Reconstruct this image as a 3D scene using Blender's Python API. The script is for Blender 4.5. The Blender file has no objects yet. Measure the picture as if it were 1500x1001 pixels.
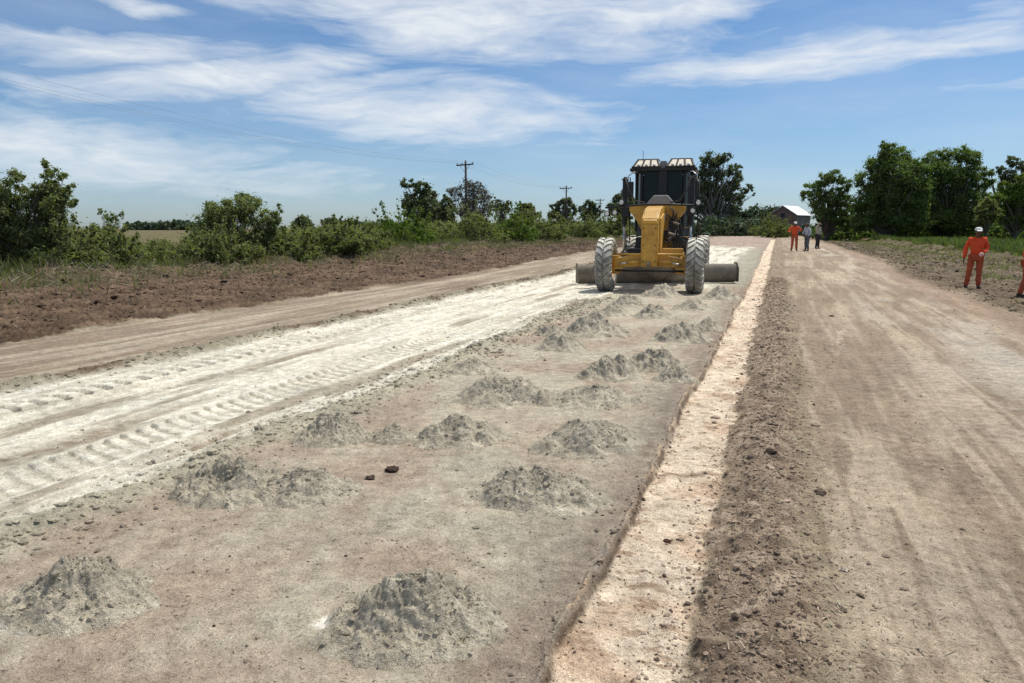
import bpy, bmesh, math, random
import numpy as np
from mathutils import Vector, Matrix

SC = bpy.context.scene
COL = SC.collection
PI = math.pi
R = math.radians
RNG = np.random.default_rng(11)

# ------------------------------------------------------------------ camera geometry
H_CAM, F_PX, HORIZON = 1.66, 1083.0, 334.0
PITCH = math.atan((500.5 - HORIZON) / F_PX)
CP, SP = math.cos(PITCH), math.sin(PITCH)
TH = R(19.6)                               # heading of the road, clockwise from +Y
CT, ST = math.cos(TH), math.sin(TH)


def G(px, py, z=0.0):
    """where the sight line through a pixel of the photograph meets level z"""
    dx, dy = px - 750.0, 500.5 - py
    y = CP * F_PX + SP * dy
    zz = -SP * F_PX + CP * dy
    k = (z - H_CAM) / zz
    return Vector((dx * k, y * k, z))


def at(px, Y, z=0.0):
    return Vector(((px - 750.0) / F_PX * Y, Y, z))


def zat(py, Y):
    return H_CAM - (py - HORIZON) / F_PX * Y


def uv2xy(u, v):
    return u * CT + v * ST, -u * ST + v * CT


def xy2uv(x, y):
    return x * CT - y * ST, x * ST + y * CT


# ------------------------------------------------------------------ numpy noise
def _hash(ix, iy, seed):
    h = (ix * 374761393 + iy * 668265263 + seed * 974634777) & 0xFFFFFFFF
    h = ((h ^ (h >> 13)) * 1274126177) & 0xFFFFFFFF
    return h ^ (h >> 16)


def pn(x, y, seed=0):
    x = np.asarray(x, dtype=np.float64); y = np.asarray(y, dtype=np.float64)
    fx, fy = np.floor(x), np.floor(y)
    ix, iy = fx.astype(np.int64), fy.astype(np.int64)
    tx, ty = x - fx, y - fy
    def g(ax, ay, dx, dy):
        h = _hash(ax, ay, seed) & 1023
        a = h * (2 * PI / 1024.0)
        return np.cos(a) * dx + np.sin(a) * dy
    sx = tx * tx * tx * (tx * (tx * 6 - 15) + 10)
    sy = ty * ty * ty * (ty * (ty * 6 - 15) + 10)
    a = g(ix, iy, tx, ty); b = g(ix + 1, iy, tx - 1, ty)
    c = g(ix, iy + 1, tx, ty - 1); d = g(ix + 1, iy + 1, tx - 1, ty - 1)
    return ((a + (b - a) * sx) * (1 - sy) + (c + (d - c) * sx) * sy) * 1.5


def fbm(x, y, seed=0, o=4, gain=0.5):
    s, a, t = 0, 1.0, 0
    for i in range(o):
        s = s + a * pn(x * 2.03 ** i + 7.3 * i, y * 2.03 ** i - 3.1 * i, seed + i)
        t += a; a *= gain
    return s / t


def cell(x, y, seed=0):
    """distance to the nearest scattered point, 0..1, and that point's own random value"""
    ix, iy = np.floor(x).astype(np.int64), np.floor(y).astype(np.int64)
    best = np.full(np.shape(x), 9.0); val = np.zeros(np.shape(x))
    for dx in (-1, 0, 1):
        for dy in (-1, 0, 1):
            h = _hash(ix + dx, iy + dy, seed)
            qx = ix + dx + (h & 255) / 255.0
            qy = iy + dy + ((h >> 8) & 255) / 255.0
            d = (x - qx) ** 2 + (y - qy) ** 2
            m = d < best
            best = np.where(m, d, best); val = np.where(m, ((h >> 16) & 255) / 255.0, val)
    return np.sqrt(best), val


def sst(a, b, x):
    t = np.clip((x - a) / (b - a), 0, 1)
    return t * t * (3 - 2 * t)


# ------------------------------------------------------------------ object helpers
def tag(o, label=None, cat=None, group=None, kind=None):
    if label: o['label'] = label
    if cat: o['category'] = cat
    if group: o['group'] = group
    if kind: o['kind'] = kind
    return o


def empty(name, loc, rz=0.0):
    o = bpy.data.objects.new(name, None)
    COL.objects.link(o); o.location = loc; o.rotation_euler = (0, 0, rz)
    o.empty_display_size = 0.2
    return o


def link(name, me, parent=None, loc=None):
    o = bpy.data.objects.new(name, me); COL.objects.link(o)
    if parent is not None: o.parent = parent
    if loc is not None: o.location = loc
    return o


def np_mesh(name, V, F, mat=None, smooth=False, color=None, cname='tint', normals=None):
    """V (n,3), F (m,k) with all faces of k corners"""
    V = np.ascontiguousarray(V, dtype=np.float32)
    F = np.ascontiguousarray(F, dtype=np.int32)
    me = bpy.data.meshes.new(name)
    m, k = F.shape
    me.vertices.add(len(V)); me.vertices.foreach_set('co', V.ravel())
    me.loops.add(m * k); me.loops.foreach_set('vertex_index', F.ravel())
    me.polygons.add(m)
    me.polygons.foreach_set('loop_start', np.arange(0, m * k, k, dtype=np.int32))
    me.update(calc_edges=True)
    me.polygons.foreach_set('use_smooth', np.full(m, bool(smooth)))
    if color is not None:
        c = np.ones((len(V), 4), dtype=np.float32); c[:, :color.shape[1]] = color
        a = me.color_attributes.new(cname, 'FLOAT_COLOR', 'POINT')
        a.data.foreach_set('color', c.ravel())
    if normals is not None:
        me.normals_split_custom_set_from_vertices(np.ascontiguousarray(normals, dtype=np.float32).tolist())
    if mat: me.materials.append(mat)
    return me


class MB:
    """collects boxes, tubes, prisms and lathes; build() links them as one mesh object"""
    def __init__(s): s.bm = bmesh.new()

    def box(s, c, d, rot=None):
        M = Matrix.Translation(c)
        if rot is not None:
            M = M @ (rot.to_4x4() if isinstance(rot, Matrix) else Matrix.Rotation(rot, 4, 'Z'))
        M = M @ Matrix.Diagonal((d[0], d[1], d[2], 1))
        bmesh.ops.create_cube(s.bm, size=1, matrix=M); return s

    def tube(s, pts, r, n=10, caps=True):
        pts = [Vector(p) for p in pts]
        rs = r if isinstance(r, (list, tuple)) else [r] * len(pts)
        rings = []; prev = None
        for i, p in enumerate(pts):
            t = (pts[min(i + 1, len(pts) - 1)] - pts[max(i - 1, 0)]).normalized()
            if prev is None:
                a = Vector((0, 0, 1)) if abs(t.z) < 0.9 else Vector((1, 0, 0))
                x = t.cross(a).normalized()
            else:
                x = (prev - t * prev.dot(t)).normalized()
            prev = x; y = t.cross(x)
            rings.append([s.bm.verts.new(p + (x * math.cos(2 * PI * k / n) + y * math.sin(2 * PI * k / n)) * rs[i]) for k in range(n)])
        for a, b in zip(rings, rings[1:]):
            for k in range(n):
                s.bm.faces.new((a[k], a[(k + 1) % n], b[(k + 1) % n], b[k]))
        if caps:
            s.bm.faces.new(list(reversed(rings[0]))); s.bm.faces.new(rings[-1])
        return s

    def prism(s, prof, a0, a1, axis='x'):
        """polygon prof of (y,z) extruded from x=a0 to x=a1 (or of (x,z) along y, (x,y) along z)"""
        def P(p, a):
            return {'x': (a, p[0], p[1]), 'y': (p[0], a, p[1]), 'z': (p[0], p[1], a)}[axis]
        A = [s.bm.verts.new(P(p, a0)) for p in prof]; B = [s.bm.verts.new(P(p, a1)) for p in prof]
        n = len(prof)
        s.bm.faces.new(A); s.bm.faces.new(list(reversed(B)))
        for k in range(n):
            s.bm.faces.new((A[k], B[k], B[(k + 1) % n], A[(k + 1) % n]))
        return s

    def hexa(s, lo, hi):
        """four corners below, four above, same order"""
        A = [s.bm.verts.new(p) for p in lo]; B = [s.bm.verts.new(p) for p in hi]
        s.bm.faces.new(list(reversed(A))); s.bm.faces.new(B)
        for k in range(4):
            s.bm.faces.new((A[k], A[(k + 1) % 4], B[(k + 1) % 4], B[k]))
        return s

    def lathe(s, prof, c, n=32, axis='x', closed=True):
        """prof of (along, radius) turned about an axis through c"""
        rings = []
        for a, r in prof:
            ring = []
            for k in range(n):
                q = 2 * PI * k / n
                p = {'x': (a, r * math.cos(q), r * math.sin(q)), 'y': (r * math.cos(q), a, r * math.sin(q)),
                     'z': (r * math.cos(q), r * math.sin(q), a)}[axis]
                ring.append(s.bm.verts.new(Vector(c) + Vector(p)))
            rings.append(ring)
        pairs = list(zip(rings, rings[1:]))
        if closed: pairs.append((rings[-1], rings[0]))
        for a, b in pairs:
            for k in range(n):
                s.bm.faces.new((a[k], a[(k + 1) % n], b[(k + 1) % n], b[k]))
        if not closed:
            s.bm.faces.new(rings[0]); s.bm.faces.new(list(reversed(rings[-1])))
        return s

    def ball(s, c, d, seg=14):
        M = Matrix.Translation(c) @ Matrix.Diagonal((d[0], d[1], d[2], 1))
        bmesh.ops.create_uvsphere(s.bm, u_segments=seg, v_segments=max(6, seg // 2), radius=0.5, matrix=M); return s

    def mesh(s, name, mat, smooth=False):
        bmesh.ops.recalc_face_normals(s.bm, faces=s.bm.faces)
        me = bpy.data.meshes.new(name); s.bm.to_mesh(me); s.bm.free()
        if mat: me.materials.append(mat)
        if smooth:
            me.polygons.foreach_set('use_smooth', [True] * len(me.polygons))
        return me

    def build(s, name, mat, parent=None, smooth=False, bevel=0.0, loc=None):
        o = link(name, s.mesh(name, mat, smooth), parent, loc)
        if bevel:
            b = o.modifiers.new('Bevel', 'BEVEL'); b.width = bevel; b.segments = 2; b.limit_method = 'ANGLE'; b.angle_limit = R(35)
        return o


# ------------------------------------------------------------------ materials
def ntree(name):
    m = bpy.data.materials.new(name); m.use_nodes = True
    t = m.node_tree; return m, t, t.nodes, t.links, t.nodes['Principled BSDF']


def coords(N, kind='Object'):
    return N.new('ShaderNodeTexCoord').outputs[kind]


def noise(N, L, vec, scale, detail=4, rough=0.55, dist=0.0):
    n = N.new('ShaderNodeTexNoise'); n.inputs['Scale'].default_value = scale
    n.inputs['Detail'].default_value = detail; n.inputs['Roughness'].default_value = rough
    n.inputs['Distortion'].default_value = dist
    L.new(vec, n.inputs['Vector']); return n.outputs['Fac']


def ramp(N, L, fac, stops):
    r = N.new('ShaderNodeValToRGB'); e = r.color_ramp.elements
    while len(e) < len(stops): e.new(0.5)
    for i, (p, c) in enumerate(stops):
        e[i].position = p; e[i].color = (c[0], c[1], c[2], 1) if not isinstance(c, (int, float)) else (c, c, c, 1)
    L.new(fac, r.inputs['Fac']); return r.outputs['Color']


def mixc(N, L, fac, a, b, mode='MIX'):
    m = N.new('ShaderNodeMix'); m.data_type = 'RGBA'; m.blend_type = mode
    for s, v in ((m.inputs[0], fac), (m.inputs[6], a), (m.inputs[7], b)):
        if isinstance(v, (int, float)): s.default_value = v
        elif isinstance(v, tuple): s.default_value = (v[0], v[1], v[2], 1)
        else: L.new(v, s)
    return m.outputs[2]


def math_(N, L, op, a, b=None, c=None, clamp=False):
    m = N.new('ShaderNodeMath'); m.operation = op; m.use_clamp = clamp
    for i, v in enumerate((a, b, c)):
        if v is None: continue
        if isinstance(v, (int, float)): m.inputs[i].default_value = v
        else: L.new(v, m.inputs[i])
    return m.outputs[0]


def bump(N, L, bs, height, strength, dist):
    b = N.new('ShaderNodeBump'); b.inputs['Strength'].default_value = strength; b.inputs['Distance'].default_value = dist
    L.new(height, b.inputs['Height']); L.new(b.outputs['Normal'], bs.inputs['Normal'])


def painted(name, c, rough=0.5, metal=0.0, dust=(0.42, 0.37, 0.29), amount=0.5, scale=3.0):
    """paint, rubber or steel with scuffs and pale road dust that settles in patches and on upward faces"""
    m, t, N, L, bs = ntree(name)
    v = coords(N)
    n1 = noise(N, L, v, scale, 6, 0.65); n2 = noise(N, L, v, scale * 9, 4, 0.6)
    geo = N.new('ShaderNodeNewGeometry'); sx = N.new('ShaderNodeSeparateXYZ'); L.new(geo.outputs['Normal'], sx.inputs[0])
    n0 = noise(N, L, v, scale * 0.6, 5, 0.7)
    up = math_(N, L, 'MULTIPLY', math_(N, L, 'MAXIMUM', sx.outputs['Z'], 0.0), 0.30)
    f = math_(N, L, 'ADD', math_(N, L, 'MULTIPLY', n1, n2), up)
    f = math_(N, L, 'MULTIPLY', math_(N, L, 'SUBTRACT', f, 0.22), 2.2 * amount, clamp=True)
    base = mixc(N, L, n2, tuple(x * 0.72 for x in c), tuple(min(1, x * 1.22) for x in c))
    base = mixc(N, L, 1.0, base, ramp(N, L, n0, [(0.34, (0.55, 0.53, 0.50)), (0.54, (1, 1, 1))]), 'MULTIPLY')
    L.new(mixc(N, L, f, base, dust), bs.inputs['Base Color'])
    bs.inputs['Metallic'].default_value = metal
    L.new(math_(N, L, 'ADD', math_(N, L, 'MULTIPLY', f, 0.5), rough, clamp=True), bs.inputs['Roughness'])
    bump(N, L, bs, n2, 0.25, 0.01)
    return m


def cloth(name, c):
    m, t, N, L, bs = ntree(name)
    v = coords(N); n = noise(N, L, v, 9, 4, 0.6); n2 = noise(N, L, v, 60, 2)
    L.new(mixc(N, L, n, tuple(x * 0.65 for x in c), tuple(min(1, x * 1.25) for x in c)), bs.inputs['Base Color'])
    bs.inputs['Roughness'].default_value = 0.9
    bump(N, L, bs, math_(N, L, 'ADD', n, math_(N, L, 'MULTIPLY', n2, 0.3)), 0.8, 0.03)
    return m


def soil_mat(name, fine=1.0):
    """earth: the zone colours come from the sheet's own colour attribute, grain and grit from nodes"""
    m, t, N, L, bs = ntree(name)
    v = coords(N)
    at_ = N.new('ShaderNodeAttribute'); at_.attribute_name = 'soil'
    n1 = noise(N, L, v, 1.1, 6, 0.62); n2 = noise(N, L, v, 9, 6, 0.7); n3 = noise(N, L, v, 60, 4, 0.75); n4 = noise(N, L, v, 210, 3, 0.7)
    c = mixc(N, L, 1.0, at_.outputs['Color'], ramp(N, L, n1, [(0.25, (0.80, 0.80, 0.81)), (0.75, (1.17, 1.14, 1.12))]), 'MULTIPLY')
    c = mixc(N, L, 1.0, c, ramp(N, L, n2, [(0.30, (0.66, 0.64, 0.62)), (0.70, (1.28, 1.28, 1.27))]), 'MULTIPLY')
    c = mixc(N, L, 1.0, c, ramp(N, L, n3, [(0.30, (0.50, 0.47, 0.45)), (0.46, (1, 1, 1)), (0.58, (1.04, 1.04, 1.04)), (0.74, (1.55, 1.54, 1.50))]), 'MULTIPLY')
    c = mixc(N, L, 1.0, c, ramp(N, L, n4, [(0.32, (0.50, 0.48, 0.46)), (0.48, (1, 1, 1)), (0.70, (1.45, 1.44, 1.40))]), 'MULTIPLY')
    vo = N.new('ShaderNodeTexVoronoi'); vo.inputs['Scale'].default_value = 62; L.new(v, vo.inputs['Vector'])
    vr = N.new('ShaderNodeSeparateColor'); L.new(vo.outputs['Color'], vr.inputs[0])
    peb = math_(N, L, 'MULTIPLY', math_(N, L, 'LESS_THAN', vo.outputs['Distance'], 0.30), math_(N, L, 'GREATER_THAN', vr.outputs[0], 0.72))
    tone = mixc(N, L, vr.outputs[1], (0.35, 0.32, 0.30), (1.7, 1.66, 1.6))
    c = mixc(N, L, math_(N, L, 'MULTIPLY', peb, 0.75), c, mixc(N, L, 1.0, c, tone, 'MULTIPLY'))
    c = mixc(N, L, 1.0, c, (1.08, 1.06, 1.07), 'MULTIPLY')
    L.new(c, bs.inputs['Base Color'])
    bs.inputs['Roughness'].default_value = 0.95; bs.inputs['Specular IOR Level'].default_value = 0.15
    h = math_(N, L, 'ADD', math_(N, L, 'MULTIPLY', n2, 1.0), math_(N, L, 'MULTIPLY', n3, 0.5))
    h = math_(N, L, 'ADD', h, math_(N, L, 'MULTIPLY', peb, 0.35))
    bump(N, L, bs, math_(N, L, 'ADD', h, math_(N, L, 'MULTIPLY', n4, 0.25)), 1.0 * fine, 0.026)
    return m


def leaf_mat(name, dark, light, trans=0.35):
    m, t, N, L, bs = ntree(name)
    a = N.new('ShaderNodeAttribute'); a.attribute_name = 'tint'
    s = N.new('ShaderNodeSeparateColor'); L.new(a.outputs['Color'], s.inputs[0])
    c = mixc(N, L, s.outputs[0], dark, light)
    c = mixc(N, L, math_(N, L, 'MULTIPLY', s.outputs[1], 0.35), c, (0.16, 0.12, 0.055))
    L.new(c, bs.inputs['Base Color']); bs.inputs['Roughness'].default_value = 0.65
    bs.inputs['Specular IOR Level'].default_value = 0.25
    tr = N.new('ShaderNodeBsdfTranslucent'); L.new(mixc(N, L, 1.0, c, (1.3, 1.5, 0.6), 'MULTIPLY'), tr.inputs['Color'])
    mx = N.new('ShaderNodeMixShader'); mx.inputs[0].default_value = trans
    L.new(bs.outputs[0], mx.inputs[1]); L.new(tr.outputs[0], mx.inputs[2])
    L.new(mx.outputs[0], N['Material Output'].inputs['Surface'])
    return m


def bark_mat(name, c):
    m, t, N, L, bs = ntree(name)
    v = coords(N); mp = N.new('ShaderNodeMapping'); mp.inputs['Scale'].default_value = (6, 6, 1.2); L.new(v, mp.inputs[0])
    n = noise(N, L, mp.outputs[0], 3, 6, 0.7)
    L.new(mixc(N, L, n, tuple(x * 0.5 for x in c), tuple(x * 1.5 for x in c)), bs.inputs['Base Color'])
    bs.inputs['Roughness'].default_value = 0.9; bump(N, L, bs, n, 0.8, 0.03)
    return m


M = dict(
    soil=soil_mat('soil'),
    yellow=painted('machine_yellow', (0.64, 0.345, 0.040), 0.42, amount=0.24),
    black=painted('black_paint', (0.010, 0.010, 0.011), 0.5, amount=0.05),
    grey=painted('grey_paint', (0.26, 0.26, 0.27), 0.5, amount=0.5),
    steel=painted('worn_steel', (0.17, 0.145, 0.115), 0.6, metal=0.2, dust=(0.42, 0.37, 0.29), amount=1.3),
    chrome=painted('piston_steel', (0.6, 0.6, 0.6), 0.25, metal=0.9, amount=0.3),
    rubber=painted('dusty_rubber', (0.22, 0.205, 0.175), 0.85, dust=(0.70, 0.66, 0.56), amount=1.6, scale=5),
    cream=painted('cream_panel', (0.85, 0.72, 0.56), 0.5, amount=0.4),
    hose=painted('hose_rubber', (0.02, 0.02, 0.02), 0.6, amount=0.25),
    seat=painted('seat_fabric', (0.05, 0.05, 0.055), 0.8, amount=0.1),
    wood=bark_mat('pole_wood', (0.06, 0.045, 0.035)),
    insul=painted('insulator', (0.10, 0.06, 0.05), 0.3, amount=0.2),
    wire=painted('wire_metal', (0.30, 0.31, 0.33), 0.5, amount=0.1),
    bark=bark_mat('bark', (0.10, 0.08, 0.06)),
    palebark=bark_mat('pale_bark', (0.24, 0.21, 0.18)),
    skin=cloth('skin', (0.16, 0.085, 0.055)),
    orange=cloth('orange_cloth', (0.78, 0.085, 0.022)),
    orange_leg=cloth('dusty_orange_cloth', (0.46, 0.095, 0.038)),
    vest=cloth('vest_cloth', (0.88, 0.17, 0.05)),
    white=cloth('white_cloth', (0.72, 0.74, 0.78)),
    greyc=cloth('grey_cloth', (0.45, 0.47, 0.53)),
    greyt=cloth('grey_trouser_cloth', (0.11, 0.115, 0.125)),
    khaki=cloth('khaki_cloth', (0.38, 0.34, 0.26)),
    dark=cloth('dark_cloth', (0.022, 0.020, 0.022)),
    boot=cloth('boot_leather', (0.045, 0.03, 0.022)),
    capw=cloth('cap_cloth', (0.80, 0.80, 0.74)),
    pink=cloth('pink_plastic', (0.85, 0.50, 0.42)),
    hair=cloth('hair', (0.015, 0.012, 0.01)),
    lf_shrub=leaf_mat('shrub_leaves', (0.105, 0.130, 0.056), (0.260, 0.285, 0.135), 0.46),
    lf_bush=leaf_mat('bush_leaves', (0.100, 0.120, 0.048), (0.245, 0.260, 0.115), 0.46),
    lf_bright=leaf_mat('bright_leaves', (0.050, 0.095, 0.012), (0.17, 0.23, 0.04)),
    lf_gum=leaf_mat('gum_leaves', (0.070, 0.095, 0.052), (0.165, 0.195, 0.105), 0.35),
    lf_dense=leaf_mat('dense_leaves', (0.060, 0.092, 0.028), (0.185, 0.250, 0.080), 0.42),
    lf_far=leaf_mat('far_leaves', (0.040, 0.065, 0.040), (0.085, 0.120, 0.065), 0.2),
    lf_weed=leaf_mat('weed_leaves', (0.055, 0.080, 0.025), (0.165, 0.215, 0.070)),
    lf_dry=leaf_mat('dry_stalks', (0.13, 0.10, 0.060), (0.42, 0.36, 0.25), 0.03),
)


def glass_mat():
    m, t, N, L, bs = ntree('cab_glass')
    n = noise(N, L, coords(N), 4, 3)
    L.new(ramp(N, L, n, [(0.3, (0.006, 0.010, 0.010)), (0.8, (0.014, 0.022, 0.020))]), bs.inputs['Base Color'])
    bs.inputs['Roughness'].default_value = 0.12; bs.inputs['Specular IOR Level'].default_value = 0.2
    bs.inputs['Alpha'].default_value = 0.975
    return m


def lamp_mat():
    m, t, N, L, bs = ntree('lamp_lens')
    n = noise(N, L, coords(N), 20, 3)
    L.new(ramp(N, L, n, [(0.3, (0.55, 0.55, 0.52)), (0.8, (0.9, 0.88, 0.82))]), bs.inputs['Base Color'])
    bs.inputs['Roughness'].default_value = 0.15
    return m


def brick_mat():
    m, t, N, L, bs = ntree('brick')
    b = N.new('ShaderNodeTexBrick'); b.inputs['Scale'].default_value = 3.0
    b.inputs['Color1'].default_value = (0.21, 0.075, 0.055, 1); b.inputs['Color2'].default_value = (0.15, 0.055, 0.042, 1)
    b.inputs['Mortar'].default_value = (0.2, 0.17, 0.14, 1)
    L.new(coords(N), b.inputs['Vector'])
    n = noise(N, L, coords(N), 0.8, 5)
    L.new(mixc(N, L, 1.0, b.outputs['Color'], ramp(N, L, n, [(0.2, 0.6), (0.8, 1.2)]), 'MULTIPLY'), bs.inputs['Base Color'])
    bs.inputs['Roughness'].default_value = 0.9
    return m


M['glass'] = glass_mat(); M['lens'] = lamp_mat(); M['brick'] = brick_mat()
M['roof'] = cloth('white_sheet_roof', (0.80, 0.80, 0.79))

# ------------------------------------------------------------------ the ground
# across the road (u, metres): fields | scrub | brown clods | side track | white limed lane | heap lane | cream strip | berm | dirt road | verge
E_L1, E_L2, E_W0, E_W1, E_S0, E_S1, E_B, E_R = -22.6, -10.6, -7.45, -3.82, -0.74, -0.27, 0.27, 4.5


def lug_track(u, v, uc, w, per, slant):
    """imprint of a lugged tyre: pressed lane with chevron ridges; returns height and a mask"""
    du = u - uc - 0.06 * np.sin(v * 0.35 + uc)
    m = sst(w / 2 + 0.03, w / 2 - 0.03, np.abs(du))
    ph = (v + slant * np.abs(du)) / per + 0.5 * (du > 0)
    t = ph - np.floor(ph)
    lug = sst(0.0, 0.05, t) * sst(0.60, 0.50, t)
    inner = sst(0.02, 0.06, np.abs(du))
    rim = np.exp(-((np.abs(du) - w / 2 - 0.03) / 0.045) ** 2)
    return -0.030 * m + 0.046 * m * lug * inner + 0.024 * rim, m


def ground_parts(x, y, want_color=True):
    n = len(x)
    if n < 60000: return ground_core(x, y, want_color)
    from concurrent.futures import ThreadPoolExecutor
    cut = [(i, min(n, i + 30000)) for i in range(0, n, 30000)]
    with ThreadPoolExecutor(4) as ex:
        res = list(ex.map(lambda c: ground_core(x[c[0]:c[1]], y[c[0]:c[1]], want_color), cut))
    if not want_color: return np.concatenate(res)
    return np.concatenate([r[0] for r in res]), np.concatenate([r[1] for r in res])


def ground_core(x, y, want_color=True):
    u, v = xy2uv(x, y)
    d = np.sqrt(x * x + y * y) + 0.1
    fade = lambda lam: np.clip(lam * 900.0 / (d * d + 1) * 2.2, 0.0, 1.0)   # drop relief finer than the sheet
    wob = 0.10 * fbm(v * 0.35, u * 0.2, 3, 3) + 0.035 * fbm(v * 2.2, u * 2.0, 5, 3)
    ww = u + wob
    wl = u + 3.0 * wob + 0.16 * fbm(v * 1.3, u * 1.3, 9, 3)
    big = fbm(u * 0.25, v * 0.12, 21, 4)
    mid = fbm(u * 1.4, v * 0.9, 31, 4)
    fin = fbm(u * 7, v * 7, 41, 4)
    strk = fbm(u * 2.4, v * 0.16, 51, 4)            # drawn out along the road
    strk2 = fbm(u * 9.0, v * 0.45, 61, 3)
    clod, cv = cell(u * 7.0, v * 7.0, 71)
    clod2, cv2 = cell(u * 17.0, v * 17.0, 72)
    # ---- zone weights
    e2 = 0.07 * fbm(v * 2.6, u * 1.0, 7, 4, 0.65) + 0.035 * fin
    z_white = sst(E_W0 - 0.03, E_W0 + 0.08, wl) * sst(E_W1 + 0.12, E_W1 - 0.12, wl)
    z_limed = sst(21.5, 23.5, v + 1.4 * (u + 3) + mid) * sst(62, 52, v + 6 * mid) * sst(E_W0, E_W0 + 0.1, wl) * sst(-1.35, -1.75, wl)
    z_white = np.maximum(z_white * sst(64, 55, v + 6 * mid + 2 * big), z_limed)
    z_strip = sst(E_S0 - 0.015, E_S0 + 0.015, ww) * sst(E_S1 + 0.05, E_S1 - 0.04, ww + 0.07 * mid + e2) * sst(120, 90, v)
    z_berm = sst(E_S1 - 0.04, E_S1 + 0.05, ww + 0.07 * mid + e2) * sst(E_B + 0.22, E_B - 0.18, ww + 0.10 * fin)
    z_road = sst(E_B - 0.15, E_B + 0.2, ww) * sst(E_R + 0.5, E_R - 0.4, wl + 0.5 * big)
    z_heap = sst(E_W1 - 0.12, E_W1 + 0.12, wl) * sst(E_S0 + 0.01, E_S0 - 0.01, ww)
    z_track = sst(E_L2 - 0.15, E_L2 + 0.25, wl) * sst(E_W0 + 0.05, E_W0 - 0.12, wl)
    z_clod = sst(E_L1 - 0.5, E_L1 + 0.5, u) * sst(E_L2 + 0.3, E_L2 - 0.2, wl)
    z_verge = sst(E_R - 0.4, E_R + 0.4, wl + 0.5 * big)
    z_weed = sst(11.3, 12.6, u + 1.5 * big)
    # ---- height
    z = 0.012 * mid * fade(0.6) + 0.004 * fin * fade(0.12)
    z = z + 0.26 * sst(24, 44, v) * sst(170, 70, v)
    lip = np.exp(-((ww - E_S0 + 0.022 + 0.02 * pn(v * 5, u * 3, 84)) / 0.016) ** 2) * (0.7 + 1.0 * pn(v * 2.7, u * 0, 81) + 0.8 * fin)
    z = z + 0.026 * np.clip(lip, -0.2, 1.5) - 0.045 * sst(E_S0 - 0.02, E_S0 + 0.02, ww) * sst(E_S1 + 0.35, E_S1, ww)
    chunk = np.clip(0.55 - clod, 0, 1) * cv; chunk2 = np.clip(0.55 - clod2, 0, 1) * cv2
    z = z + z_strip * (0.020 * fin * fade(0.12) + 0.012 * chunk2 * fade(0.06) + 0.010 * fbm(u * 5, v * 11, 185, 3))
    chunk = np.clip(0.55 - clod, 0, 1) * cv; chunk2 = np.clip(0.55 - clod2, 0, 1) * cv2
    z = z + z_berm * (0.050 * np.exp(-((u + 0.01) / 0.24) ** 2) * (1 + 1.1 * mid) + fade(0.16) * 0.070 * chunk + fade(0.06) * 0.035 * chunk2 + 0.022 * fin * fade(0.12))
    # ruts of the dirt road
    z = z + z_road * (0.022 * strk + 0.010 * strk2 * fade(0.12) + 0.006 * fin * fade(0.1) + 0.014 * chunk2 * fade(0.06) * sst(0.0, 0.5, big + 0.4 * mid))
    rut = np.exp(-((u - 1.25 + 0.15 * np.sin(v * 0.12)) / 0.20) ** 2) + np.exp(-((u - 3.0 + 0.2 * np.sin(v * 0.1 + 1)) / 0.22) ** 2)
    z = z - 0.022 * rut * z_road
    trd = (v / 0.14) - np.floor(v / 0.14)
    z = z + z_road * fade(0.07) * 0.006 * sst(0.1, 0.3, trd) * sst(0.8, 0.6, trd) * np.exp(-((u - 1.28 + 0.15 * np.sin(v * 0.12)) / 0.13) ** 2) * sst(-0.2, 0.25, big + mid)
    rb = v / 0.075 + 0.6 * mid; rb = np.abs(rb - np.floor(rb) - 0.5) * 2
    z = z + z_road * fade(0.05) * 0.0045 * rb * sst(-0.15, 0.2, strk) * sst(0.2, -0.2, big)
    # heap lane: soft, with crumbs
    z = z + z_heap * (0.012 * mid + 0.006 * fin * fade(0.1) + 0.014 * chunk2 * fade(0.06) * sst(0.1, 0.5, mid))
    # crumbling bank between heaps and white lane
    eb = np.exp(-((wl - E_W1 - 0.05) / 0.17) ** 2) * sst(21, 17, v)
    z = z + eb * (0.030 + 0.07 * np.clip(fbm(u * 2.5, v * 1.6, 91, 3), -0.3, 1) + 0.06 * chunk * fade(0.14) + 0.03 * chunk2 * fade(0.06))
    # white lane
    du1 = u + 6.66 - 0.06 * np.sin(v * 0.35 - 6.7); m1 = sst(0.23, 0.19, np.abs(du1))
    p1 = (v + 2.2 * (du1 + 0.05) ** 2 - 0.25 * du1) / 0.25 + 0.25 * fbm(u * 0, v * 0.7, 99, 2); p1 = p1 - np.floor(p1)
    t1 = -0.022 * m1 + 0.036 * m1 * sst(0.0, 0.08, p1) * sst(1.0, 0.55, p1) + 0.016 * np.exp(-((np.abs(du1) - 0.25) / 0.04) ** 2)
    du2 = u + 4.70 - 0.06 * np.sin(v * 0.35 - 4.7); m2 = sst(0.25, 0.21, np.abs(du2))
    p2 = (v + 0.30 * du2) / 0.16; p2 = p2 - np.floor(p2)
    side_ = sst(-0.10, -0.15, du2)
    t2 = m2 * (-0.022 + 0.020 * sst(0.0, 0.15, p2) * sst(1.0, 0.3, p2) + side_ * 0.034 * sst(0.0, 0.04, p2) * sst(0.66, 0.58, p2)) + 0.012 * np.exp(-((np.abs(du2) - 0.26) / 0.035) ** 2)
    t2 = t2 * (0.75 + 0.6 * fbm(u * 0, v * 0.8, 97, 2))
    t3, m3 = lug_track(u, v, -5.25, 0.34, 0.145, 0.5)
    keep = sst(24, 18, v)
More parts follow.
